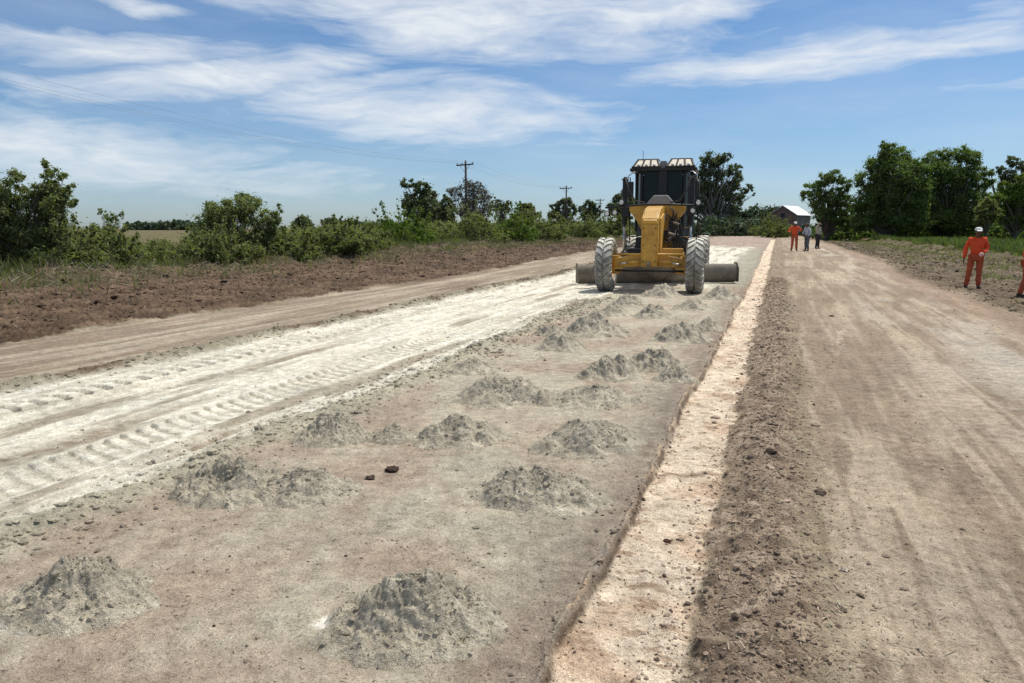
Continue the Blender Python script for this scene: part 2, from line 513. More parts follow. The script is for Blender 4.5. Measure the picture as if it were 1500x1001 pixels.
    z = z + z_white * (0.012 * strk + 0.010 * strk2 + 0.004 * fin + (t1 * 1.5 + t2 * 0.62 * (1 + 0.9 * fbm(u * 3, v * 3, 98, 2)) + 0.35 * t3 * sst(-.1, .3, big)) * keep * np.clip(9.0 / d, 0.5, 1))
    z = z - 0.035 * sst(0.28, 0.45, fbm(u * 1.1, v * 0.33, 95, 3)) * z_white * sst(-6.4, -6.0, u)
    rutA = np.exp(-((u + 4.17 + 0.05 * mid) / 0.075) ** 2 - ((v - 4.45) / 0.55) ** 2) + np.exp(-((u + 5.22 + 0.08 * mid) / 0.10) ** 2 - ((v - 4.2) / 1.1) ** 2) + 0.8 * np.exp(-((u + 5.9 + 0.1 * mid) / 0.08) ** 2 - ((v - 7.5) / 1.6) ** 2)
    z = z - 0.035 * rutA
    # ridge left of the lane
    rg = np.exp(-((wl - E_W0 + 0.02) / 0.17) ** 2)
    z = z + rg * (0.05 + 0.07 * np.clip(fbm(u * 2.0, v * 1.2, 101, 3), -0.4, 1) + 0.07 * chunk * fade(0.16) + 0.02 * fin)
    z = z + z_track * (0.02 * strk + 0.008 * strk2)
    rough_l = fbm(u * 0.9, v * 0.9, 111, 5, 0.62)
    z = z + z_clod * (0.13 * rough_l + 0.13 * chunk + 0.07 * np.abs(fin) + 0.05 * chunk2)
    z = z + np.exp(-((u + 21.0 + 1.4 * big) / 1.2) ** 2) * np.clip(0.20 + 0.60 * fbm(u * 0.5, v * 0.33, 121, 4, 0.6), 0, 0.9)
    z = z + z_verge * (-0.19 * sst(E_R, E_R + 1.3, u) + 0.11 * fbm(u * 1.2, v * 1.2, 131, 5, 0.62) + 0.10 * chunk + 0.05 * np.abs(fin) + 0.04 * chunk2)
    z = z + np.exp(-((u - 10.9 + 1.0 * big) / 0.7) ** 2) * np.clip(0.25 + 0.5 * fbm(u * 0.8, v * 0.6, 141, 4, 0.6), 0, 0.8) * sst(8, 14, v)
    if not want_color:
        return z
    # ---- colour (the soil's own, plus shade painted into ruts and tread recesses)
    def C(*c): return np.array(c)
    def lerp(a, b, t): return a * (1 - t[..., None]) + b * t[..., None]
    n = len(u); ones = np.ones(n)
    col = np.tile(C(0.135, 0.125, 0.060), (n, 1))                             # field grass
    fp = 0.5 * fbm(u * 0.02, v * 0.012, 151, 4) + 0.5 * fbm(u * 0.1, v * 0.06, 152, 4)
    col = lerp(col, C(0.15, 0.10, 0.068), sst(0.0, 0.12, fp))
    col = lerp(col, C(0.105, 0.110, 0.050), sst(-0.05, -0.25, fp))
    scr = sst(-45, -30, u) * sst(E_L1 + 0.5, E_L1 - 1, u)
    col = lerp(col, C(0.11, 0.095, 0.05), scr)
    brown = lerp(np.tile(C(0.088, 0.059, 0.040), (n, 1)), C(0.180, 0.125, 0.086), sst(-0.25, 0.45, rough_l + 0.4 * fin))
    brown = lerp(brown, C(0.080, 0.054, 0.038), sst(0.30, 0.6, mid))
    brown = lerp(brown, C(0.085, 0.078, 0.042), 0.75 * sst(-0.2, 0.25, fbm(u * 0.8, v * 0.4, 241, 4)) * sst(-16.5, -20, u))
    col = lerp(col, brown, z_clod)
    tr = lerp(np.tile(C(0.275, 0.220, 0.165), (n, 1)), C(0.43, 0.370, 0.292), sst(-0.25, 0.35, strk + 0.5 * strk2))
    tr = lerp(tr, C(0.215, 0.155, 0.12), 0.7 * sst(0.15, 0.5, big - 0.5 * strk))
    col = lerp(col, tr, z_track)
    heap = lerp(np.tile(C(0.390, 0.320, 0.256), (n, 1)), C(0.462, 0.420, 0.340), sst(-0.25, 0.30, mid * 0.8 + big * 0.9 - 0.1 * strk + 0.25 * fin))
    heap = lerp(heap, C(0.350, 0.282, 0.224), 0.6 * sst(0.1, 0.45, -mid + 0.5 * fin) + 0.0 * ones)
    heap = lerp(heap, C(0.245, 0.200, 0.170), 0.6 * sst(-1.35, -0.78, ww + 0.3 * mid))
    col = lerp(col, heap, z_heap)
    far = lerp(np.tile(C(0.34, 0.265, 0.225), (n, 1)), C(0.42, 0.34, 0.29), sst(-0.2, 0.3, strk))
    col = lerp(col, far, sst(52, 62, v + 4 * mid) * sst(E_W0 - 0.2, E_W0 + 0.1, wl) * sst(E_S0 + 0.1, E_S0 - 0.1, ww))
    wh = lerp(np.tile(C(0.66, 0.625, 0.535), (n, 1)), C(0.79, 0.765, 0.68), sst(-0.2, 0.3, strk2 + 0.6 * fin))
    wh = lerp(wh, C(0.330, 0.282, 0.215), 0.85 * sst(0.06, 0.34, strk + 0.55 * fbm(u * 1.6, v * 0.4, 161, 4)) * sst(-6.5, -6.2, u) * (1 - m2 * 0.8))
    wh = lerp(wh, C(0.48, 0.445, 0.36), 0.6 * sst(0.05, 0.35, fbm(u * 3.2, v * 0.5, 171, 4)))
    wh = lerp(wh, C(0.27, 0.215, 0.16), np.clip(rutA * (1 + fin), 0, 1) * 0.9)  # shade of the deep ruts painted in as brown
    wh = lerp(wh, C(0.44, 0.41, 0.33), 0.8 * sst(0.35, 0.15, wl - E_W0))
    col = lerp(col, wh, z_white)
    col = lerp(col, C(0.405, 0.380, 0.300), np.clip(eb * 1.1, 0, 0.9))
    col = lerp(col, lerp(np.tile(C(0.31, 0.285, 0.215), (n, 1)), C(0.16, 0.115, 0.08), sst(-0.1, 0.35, mid)), np.clip(rg * 1.2, 0, 1) * sst(70, 50, v))
    col = lerp(col, C(0.36, 0.335, 0.262), 0.8 * m1 * sst(0.000, -0.018, t1) * z_white * keep)  # shade in the gaps between tread blocks, painted into the colour
    col = lerp(col, C(0.38, 0.350, 0.275), 0.75 * m2 * sst(-0.004, -0.020, t2) * z_white * keep)  # painted shade again, in the recesses of the inner track
    # cleared grey edge past the blade
    col = lerp(col, C(0.36, 0.345, 0.285), 0.8 * sst(20, 24, v) * sst(60, 45, v) * sst(-2.0, -1.6, wl) * sst(E_S0 + 0.05, E_S0 - 0.1, ww))
    st = lerp(np.tile(C(0.72, 0.610, 0.490), (n, 1)), C(0.56, 0.425, 0.320), sst(-0.05, 0.42, fbm(u * 2.2, v * 2.4, 181, 4)))
    st = lerp(st, C(0.40, 0.285, 0.205), 0.85 * sst(0.05, 0.30, fbm(u * 5.0, v * 13.0, 191, 5, 0.7)))
    st = lerp(st, C(0.26, 0.175, 0.125), sst(0.035, 0.1, 0.10 - np.abs(v - 5.35 - 0.5 * u - 0.1 * mid)) * 0.85)
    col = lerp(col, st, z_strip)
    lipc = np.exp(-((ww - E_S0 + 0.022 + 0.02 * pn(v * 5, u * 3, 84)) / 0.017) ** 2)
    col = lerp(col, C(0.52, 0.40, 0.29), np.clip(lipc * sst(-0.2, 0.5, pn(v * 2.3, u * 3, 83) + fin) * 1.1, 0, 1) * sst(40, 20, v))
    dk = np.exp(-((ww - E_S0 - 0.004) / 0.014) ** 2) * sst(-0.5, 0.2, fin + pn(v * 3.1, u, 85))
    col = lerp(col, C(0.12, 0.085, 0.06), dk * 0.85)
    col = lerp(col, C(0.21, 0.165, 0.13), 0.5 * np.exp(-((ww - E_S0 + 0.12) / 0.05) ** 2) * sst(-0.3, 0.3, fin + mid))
    be = lerp(np.tile(C(0.262, 0.202, 0.152), (n, 1)), C(0.385, 0.312, 0.240), sst(-0.3, 0.4, fin + 0.5 * mid))
    be = lerp(be, C(0.185, 0.138, 0.102), 0.8 * sst(0.55, 0.8, cv) * sst(0.5, 0.2, clod))
    col = lerp(col, be, z_berm)
    rd = lerp(np.tile(C(0.300, 0.238, 0.178), (n, 1)), C(0.450, 0.375, 0.292), sst(-0.2, 0.3, strk + 0.4 * strk2 + 0.3 * big))
    rd = lerp(rd, C(0.240, 0.185, 0.135), 0.75 * sst(0.05, 0.4, strk2 + 0.4 * mid))
    rd = lerp(rd, C(0.54, 0.49, 0.43), 0.65 * sst(0.0, 0.35, fbm(u * 0.9, v * 0.25, 201, 4)) * np.exp(-((u - 2.9) / 1.0) ** 2))
    rd = lerp(rd, C(0.31, 0.22, 0.165), 0.6 * np.exp(-((u - 4.0) / 0.5) ** 2))
    col = lerp(col, rd, z_road)
    ve = lerp(np.tile(C(0.105, 0.080, 0.056), (n, 1)), C(0.205, 0.160, 0.115), sst(-0.3, 0.4, fbm(u * 1.2, v * 1.2, 131, 5, 0.62) + 0.3 * fin))
    ve = lerp(ve, C(0.10, 0.10, 0.045), 0.75 * sst(-0.05, 0.3, fbm(u * 0.5, v * 0.3, 211, 4)) * sst(6, 9, u))
    col = lerp(col, ve, z_verge)
    col = lerp(col, C(0.085, 0.105, 0.035), z_weed)
    gp = np.exp(-((u - 3.0) / 0.75) ** 2 - ((v - 6.0) / 3.2) ** 2)
    col = lerp(col, C(0.60, 0.555, 0.485), np.clip(gp * 1.2 * sst(-0.25, 0.3, fbm(u * 6, v * 5, 221, 4, 0.65)), 0, 0.85))
    col = lerp(col, C(0.20, 0.165, 0.135), gp * 0.7 * sst(0.1, 0.4, fbm(u * 7, v * 6, 231, 4, 0.65)))
    col = col * np.array([0.995, 1.012, 0.955])
    # spilt white lime beside the two nearest heaps, and thin lime washed over the heap lane
    for px, py, r in ((38, 915, 0.12), (495, 915, 0.11), (790, 715, 0.0)):
        if r:
            p = G(px, py); q = np.sqrt(((x - p.x) / 1.3) ** 2 + (y - p.y) ** 2)
            col = lerp(col, C(0.80, 0.78, 0.68), sst(r, r * 0.5, q + 0.07 * fin + 0.05 * mid))
    return z, col


def zg(x, y):
    return float(ground_parts(np.array([x], float), np.array([y], float), False)[0])


def build_ground():
    d1 = 1.0 / np.linspace(1 / 2.1, 1 / 70.0, 1250)
    d2 = 1.0 / np.linspace(1 / 70.0, 1 / 5200.0, 130)[1:]
    d = np.concatenate([np.linspace(0.25, 2.1, 50)[:-1], d1, d2])
    a = np.concatenate([np.linspace(-180, -62, 60)[:-1], np.linspace(-62, -37, 120)[:-1], np.linspace(-37, 37, 1260)[:-1],
                        np.linspace(37, 62, 120)[:-1], np.linspace(62, 180, 60)[:-1]])
    a = np.radians(a)
    nd, na = len(d), len(a)
    D, A = np.meshgrid(d, a, indexing='ij')
    X, Y = (D * np.sin(A)).ravel(), (D * np.cos(A)).ravel()
    z, col = ground_parts(X, Y)
    V = np.stack([X, Y, z], 1)
    V = np.vstack([V, [[0, 0, V[:na, 2].mean()]]]); col = np.vstack([col, col[:1]])
    i = np.arange(nd - 1)[:, None] * na; j = np.arange(na)[None, :]; jn = (j + 1) % na
    F = np.stack([i + j, i + jn, i + na + jn, i + na + j], -1).reshape(-1, 4)
    cx = V[F].mean(1); u, v = xy2uv(cx[:, 0], cx[:, 1])
    sheet = np.zeros(len(F), int)
    sheet[(u > E_W0) & (u < E_S1) & (v > -60)] = 1
    sheet[(u >= E_B) & (u < E_R) & (v > -60)] = 2
    sheet[(u > E_L2) & (u <= E_W0) & (v > -60)] = 3
    for k, nm in enumerate(('ground', 'road', 'dirt_road', 'dirt_track')):
        f = F[sheet == k]
        if k == 0:
            cap = np.stack([np.full(na, len(V) - 1), np.arange(na), (np.arange(na) + 1) % na, np.full(na, len(V) - 1)], 1)
        used, inv = np.unique(f.ravel(), return_inverse=True)
        me = np_mesh(nm, V[used], inv.reshape(f.shape), M['soil'], True, col[used], 'soil')
        o = link(nm, me)
        tag(o, kind='structure')
    # the disc under the photographer's feet
    bm = bmesh.new()
    ring = [bm.verts.new(V[k]) for k in range(0, na, 1)]
    c = bm.verts.new(V[-1])
    for k in range(na): bm.faces.new((c, ring[(k + 1) % na], ring[k]))
    me = bpy.data.meshes.new('standing_ground'); bm.to_mesh(me); bm.free(); me.materials.append(M['soil'])
    ca = me.color_attributes.new('soil', 'FLOAT_COLOR', 'POINT')
    ca.data.foreach_set('color', np.tile([0.22, 0.16, 0.12, 1], len(me.vertices)).astype(np.float32))
    tag(link('ground', me), kind='structure')


# ------------------------------------------------------------------ scattered grit, clods, stalks (uncountable)
ICO = None


def ico():
    global ICO
    if ICO is None:
        bm = bmesh.new(); bmesh.ops.create_icosphere(bm, subdivisions=1, radius=1)
        bm.verts.ensure_lookup_table()
        ICO = (np.array([v.co[:] for v in bm.verts]), np.array([[v.index for v in f.verts] for f in bm.faces])); bm.free()
    return ICO


def rocks(name, X, Y, S, cols, sink=0.35, flat=0.65, Z=None, jag=0.3):
    n = len(X); V0, F0 = ico(); nv = len(V0)
    a = RNG.uniform(0, 2 * PI, n); ca, sa = np.cos(a), np.sin(a)
    sc = S[:, None] * RNG.uniform(0.65, 1.35, (n, 3)); sc[:, 2] *= flat
    P = V0[None] * (1 + RNG.uniform(-jag, jag, (n, nv, 1)))
    P = P * sc[:, None, :]
    Q = np.empty_like(P)
    Q[..., 0] = P[..., 0] * ca[:, None] - P[..., 1] * sa[:, None]
    Q[..., 1] = P[..., 0] * sa[:, None] + P[..., 1] * ca[:, None]
    Q[..., 2] = P[..., 2]
    if Z is None: Z = ground_parts(X, Y, False)
    Q[..., 0] += X[:, None]; Q[..., 1] += Y[:, None]; Q[..., 2] += (Z + sc[:, 2] * (1 - 2 * sink) * 0.6)[:, None]
    F = (F0[None] + (np.arange(n) * nv)[:, None, None]).reshape(-1, 3)
    return np_mesh(name, Q.reshape(-1, 3), F, M['soil'], False, np.repeat(cols, nv, axis=0), 'soil')


def pick(n, dmin, dmax, amax=39, power=1.0):
    """places spread evenly in the near view: density falls with distance"""
    d = dmin * (dmax / dmin) ** (RNG.uniform(0, 1, n) ** power)
    a = np.radians(RNG.uniform(-amax, amax, n))
    return d * np.sin(a), d * np.cos(a)


def soil_at(X, Y, lo=0.75, hi=1.25):
    z, c = ground_parts(X, Y)
    return z, np.clip(c * RNG.uniform(lo, hi, (len(X), 1)), 0, 0.85)


def scatter():
    # berm clods
    n = 24000
    v = 1.6 * (26 / 1.6) ** RNG.uniform(0, 1, n); u = RNG.normal(0.0, 0.20, n) + 0.10 * fbm(v * 1.5, v * 0, 17, 3)
    # a few tumble on to the strip
    X, Y = uv2xy(u, v)
    S = np.clip(RNG.lognormal(math.log(0.0030), 0.60, n) * (1 + v / 14), 0.002, 0.035)
    z, c = soil_at(X, Y, 0.6, 1.35)
    k = RNG.uniform(0, 1, n); c[:] = np.array([0.31, 0.245, 0.183]) * RNG.uniform(0.5, 1.5, (n, 1))
    tag(link('dirt_clods', rocks('dirt_clods', X, Y, S, c, Z=z, jag=0.35)), kind='stuff', label='crumbled brown clods heaped along the berm beside the cream strip', cat='soil clods')
    # pebbles of the dirt road
    n = 15000
    X, Y = pick(n, 2.0, 28)
    u, v = xy2uv(X, Y); k = (u > 0.1) & (u < 4.6); X, Y, u = X[k], Y[k], u[k]
    S = np.clip(RNG.lognormal(math.log(0.0021), 0.6, len(X)) * (1 + np.hypot(X, Y) / 10), 0.0012, 0.02)
    z, c = soil_at(X, Y, 0.65, 1.4)
    tag(link('gravel', rocks('gravel', X, Y, S, c, Z=z)), kind='stuff', label='small stones and grit strewn over the dirt road', cat='gravel')
    # crumbs of the heap lane and white lane
    n = 15000
    X, Y = pick(n, 2.3, 22)
    u, v = xy2uv(X, Y); k = (u > -7.4) & (u < -0.3); X, Y, u = X[k], Y[k], u[k]
    S = np.clip(RNG.lognormal(math.log(0.0022), 0.6, len(X)) * (1 + np.hypot(X, Y) / 10), 0.0012, 0.018)
    z, c = soil_at(X, Y, 0.6, 1.25)
    dk = RNG.uniform(0, 1, len(X)) < 0.04; c[dk] = (0.06, 0.045, 0.035)
    tag(link('soil_crumbs', rocks('soil_crumbs', X, Y, S, c, Z=z)), kind='stuff', label='fine crumbs of soil and lime lying over the prepared roadbed', cat='crumbs')
    # crumbling bank between heaps and white lane, and the ridge beyond it
    n = 9000
    w = RNG.uniform(0, 1, n) < 0.5
    v = np.where(w, RNG.uniform(1, 17, n), RNG.uniform(3, 40, n)); u = np.where(w, RNG.normal(E_W1 - 0.02, 0.24, n), RNG.normal(E_W0, 0.2, n)) + 0.3 * fbm(v * 0.8, v * 0, 19, 3)
    X, Y = uv2xy(u, v)
    S = np.clip(RNG.lognormal(math.log(0.0075), 0.6, n) * (1 + v / 26), 0.003, 0.04)
    z, c = soil_at(X, Y, 0.7, 1.2)
    tag(link('bank_crumbs', rocks('bank_crumbs', X, Y, S, c, Z=z)), kind='stuff', label='grey crumbled earth along both edges of the white limed lane', cat='crumbs')
    n = 1100
    v = 1.4 * (24 / 1.4) ** RNG.uniform(0, 1, n)
    wobv = 0.10 * fbm(v * 0.35, E_S0 * 0.2 + v * 0, 3, 3) + 0.035 * fbm(v * 2.2, E_S0 * 2.0 + v * 0, 5, 3)
    u = E_S0 - wobv + RNG.normal(-0.005, 0.035, n)
    X, Y = uv2xy(u, v)
    S = np.clip(RNG.lognormal(math.log(0.0036), 0.6, n) * (1 + v / 18), 0.0015, 0.018)
    z, c = soil_at(X, Y, 0.6, 1.2); k = RNG.uniform(0, 1, n) < 0.45
    c[k] = np.array([0.42, 0.33, 0.24]) * RNG.uniform(0.6, 1.3, (k.sum(), 1)); c[~k] = np.array([0.20, 0.15, 0.115]) * RNG.uniform(0.6, 1.3, ((~k).sum(), 1))
    tag(link('edge_crumbs', rocks('edge_crumbs', X, Y, S, c, Z=z, jag=0.35)), kind='stuff', label='broken crumbs along the cut edge between heap lane and cream strip', cat='crumbs')
    # left clods and right verge clods
    n = 42000
    v = RNG.uniform(2, 90, n); u = -10.7 - 11.5 * RNG.uniform(0, 1, n) ** 0.8
    X, Y = uv2xy(u, v)
    S = np.clip(RNG.lognormal(math.log(0.016), 0.62, n), 0.006, 0.11)
    z, c = soil_at(X, Y, 0.55, 1.35)
    m1 = rocks('turned_soil_left', X, Y, S, c, Z=z, jag=0.4)
    tag(link('turned_soil', m1), kind='stuff', label='turned brown soil lumps on the cleared verge below the scrub', cat='soil lumps')
    n = 30000
    v = RNG.uniform(3, 90, n); u = 4.4 + 8.0 * RNG.uniform(0, 1, n)
    X, Y = uv2xy(u, v)
    S = np.clip(RNG.lognormal(math.log(0.013), 0.65, n), 0.005, 0.10)
    z, c = soil_at(X, Y, 0.6, 1.45)
    tag(link('turned_soil', rocks('turned_soil_right', X, Y, S, c, Z=z, jag=0.4)), kind='stuff', label='turned soil lumps on the verge around the workers in orange', cat='soil lumps')


def stalks(name, X, Y, H, W, mat, lean=0.35, Z=None, per=1, tint=None):
    """thin bent blades, two quads each"""
    n = len(X)
    if Z is None: Z = ground_parts(X, Y, False)
    a = RNG.uniform(0, 2 * PI, n); b = RNG.uniform(0, 2 * PI, n); l = RNG.uniform(0, lean, n) * H
    base = np.stack([X, Y, Z - 0.02], 1)
    side = np.stack([np.cos(a), np.sin(a), 0 * a], 1) * W[:, None] / 2
    off = np.stack([np.cos(b), np.sin(b), 0 * b], 1) * l[:, None]
    m = base + off * 0.35; m[:, 2] += H * 0.6
    t = base + off; t[:, 2] += H
    V = np.stack([base - side, base + side, m + side * 0.9, m - side * 0.9, t + side * 0.25, t - side * 0.25], 1).reshape(-1, 3)
    i = (np.arange(n) * 6)[:, None]
    F = np.concatenate([i + [0, 1, 2, 3], i + [3, 2, 4, 5]], 0)
    if tint is None: tint = RNG.uniform(0, 1, n)
    c = np.stack([tint, RNG.uniform(0, 1, n) ** 2, 0 * tint], 1)
    return np_mesh(name, V, F, mat, False, np.repeat(c, 6, axis=0))


def litter():
    # broken sticks and straw on the left windrow
    n = 7000
    v = RNG.uniform(1, 80, n); u = np.where(RNG.uniform(0, 1, n) < 0.6, RNG.normal(-20.8, 1.1, n), RNG.uniform(-21, -11.5, n))
    X, Y = uv2xy(u, v); Z = ground_parts(X, Y, False)
    a = RNG.uniform(0, 2 * PI, n); e = RNG.uniform(-0.1, 0.9, n); L_ = np.where(u < -19, RNG.uniform(0.08, 0.5, n), RNG.uniform(0.03, 0.16, n)); w = RNG.uniform(0.004, 0.012, n)
    d = np.stack([np.cos(a) * np.cos(e), np.sin(a) * np.cos(e), np.sin(e)], 1) * L_[:, None]
    p = np.stack([X, Y, Z + 0.01], 1); s = np.stack([-np.sin(a), np.cos(a), 0 * a], 1) * w[:, None]; up = np.array([0, 0, 1.0]) * w[:, None]
    V = np.stack([p - s, p + s, p + up * 1.6, p + d - s * 0.6, p + d + s * 0.6, p + d + up], 1).reshape(-1, 3)
    i = (np.arange(n) * 6)[:, None]
    F = np.concatenate([i + [0, 1, 4, 3], i + [1, 2, 5, 4], i + [2, 0, 3, 5]], 0)
    t = RNG.uniform(0, 1, n) ** 1.5
    me = np_mesh('brushwood', V, F, M['lf_dry'], False, np.repeat(np.stack([t, 0 * t, 0 * t], 1), 6, axis=0))
    tag(link('brushwood', me), kind='stuff', label='broken sticks and roots scattered over the debris ridge by the scrub', cat='brushwood')
    # straw on the berm and dirt road
    n = 1500
    v = 1.8 * (16 / 1.8) ** RNG.uniform(0, 1, n); u = np.where(RNG.uniform(0, 1, n) < 0.75, RNG.normal(0.35, 0.25, n), RNG.uniform(0.4, 4.4, n))
    X, Y = uv2xy(u, v); Z = ground_parts(X, Y, False)
    a = RNG.uniform(0, 2 * PI, n); L_ = RNG.uniform(0.012, 0.05, n); w = RNG.uniform(0.0012, 0.003, n)
    d = np.stack([np.cos(a), np.sin(a), RNG.uniform(-.1, .4, n)], 1) * L_[:, None]
    p = np.stack([X, Y, Z + 0.007], 1); s = np.stack([-np.sin(a), np.cos(a), 0 * a], 1) * w[:, None]
    V = np.stack([p - s, p + s, p + d + s, p + d - s], 1).reshape(-1, 3)
    F = (np.arange(n) * 4)[:, None] + np.array([0, 1, 2, 3])
    t = RNG.uniform(0.4, 1, n)
    me = np_mesh('straw', V, F, M['lf_dry'], False, np.repeat(np.stack([t, 0 * t, 0 * t], 1), 4, axis=0))
    tag(link('straw', me), kind='stuff', label='short bits of straw lying on the berm and the dirt road edge', cat='straw')
    # weeds, right verge
    n = 40000
    v = RNG.uniform(5, 130, n); u = 11.2 + RNG.exponential(7.0, n) + 1.5 * pn(v * 0.1, v * 0, 7)
    k = (fbm(u * 0.35, v * 0.2, 301, 3) > -0.35); u, v = u[k], v[k]
    X, Y = uv2xy(u, v)
    H_ = RNG.uniform(0.2, 0.85, len(X)) * (0.75 + 0.6 * fbm(u * 0.3, v * 0.2, 303, 3))
    me = stalks('weeds', X, Y, H_, RNG.uniform(0.04, 0.12, len(X)), M['lf_weed'], 0.6, tint=np.clip(0.55 + fbm(u * 0.3, v * 0.25, 305, 3) + RNG.normal(0, .2, len(X)), 0, 1))
    tag(link('weeds', me), kind='stuff', label='bright green leafy weeds on the verge in front of the tall trees', cat='weeds')
    # sparse tufts on the right verge
    n = 30000
    v = RNG.uniform(8, 110, n); u = 5.2 + 7.3 * RNG.uniform(0, 1, n) ** 0.7
    k = (fbm(u * 0.6, v * 0.35, 311, 3) + 0.08 * (u - 8.5) > 0.02); u, v = u[k], v[k]
    X, Y = uv2xy(u, v)
    me = stalks('tufts', X, Y, RNG.uniform(0.03, 0.18, len(X)), RNG.uniform(0.012, 0.04, len(X)), M['lf_bush'], 0.9)
    tag(link('grass_tufts', me), kind='stuff', label='sparse low green tufts on the bare right verge', cat='grass')
    n = 22000
    v = RNG.uniform(0, 100, n); u = -22.3 + RNG.exponential(1.7, n)
    k = (fbm(u * 0.6, v * 0.3, 341, 3) > -0.02) & (u < -15); u, v = u[k], v[k]
    X, Y = uv2xy(u, v)
    me = stalks('bank_tufts', X, Y, RNG.uniform(0.06, 0.38, len(X)), RNG.uniform(0.012, 0.035, len(X)), M['lf_bush'], 0.9, tint=RNG.uniform(0, .8, len(X)))
    tag(link('grass_tufts', me), kind='stuff', label='grass spilling from the scrub on to the left bank', cat='grass')
    # tall grass at the foot of the left scrub
    n = 34000
    v = RNG.uniform(-4, 150, n); u = -22.3 - RNG.exponential(2.6, n) + 1.0 * pn(v * 0.15, v * 0, 8)
    X, Y = uv2xy(u, v)
    H_ = RNG.uniform(0.25, 0.9, n) * (0.7 + 0.8 * fbm(u * 0.3, v * 0.2, 323, 3))
    tn = np.clip(0.4 + 1.1 * fbm(u * 0.2, v * 0.15, 325, 3) + RNG.normal(0, .25, n), 0, 1)
    me = stalks('tall_grass', X, Y, H_, RNG.uniform(0.015, 0.045, n), M['lf_bush'], 0.6, tint=tn * 0.7)
    tag(link('tall_grass', me), kind='stuff', label='tall rank grass at the foot of the roadside scrub on the left', cat='grass')
    n = 11000
    v = RNG.uniform(-4, 100, n); u = -21.3 - RNG.exponential(1.4, n)
    k = fbm(u * 0.5, v * 0.25, 333, 3) > 0.0; u, v = u[k], v[k]
    X, Y = uv2xy(u, v)
    me = stalks('dry_grass', X, Y, RNG.uniform(0.10, 0.42, len(X)), RNG.uniform(0.010, 0.022, len(X)), M['lf_dry'], 0.8, tint=RNG.uniform(0, .6, len(X)))
    tag(link('dry_grass', me), kind='stuff', label='dry straw-coloured grass between the debris ridge and the scrub', cat='dry grass')


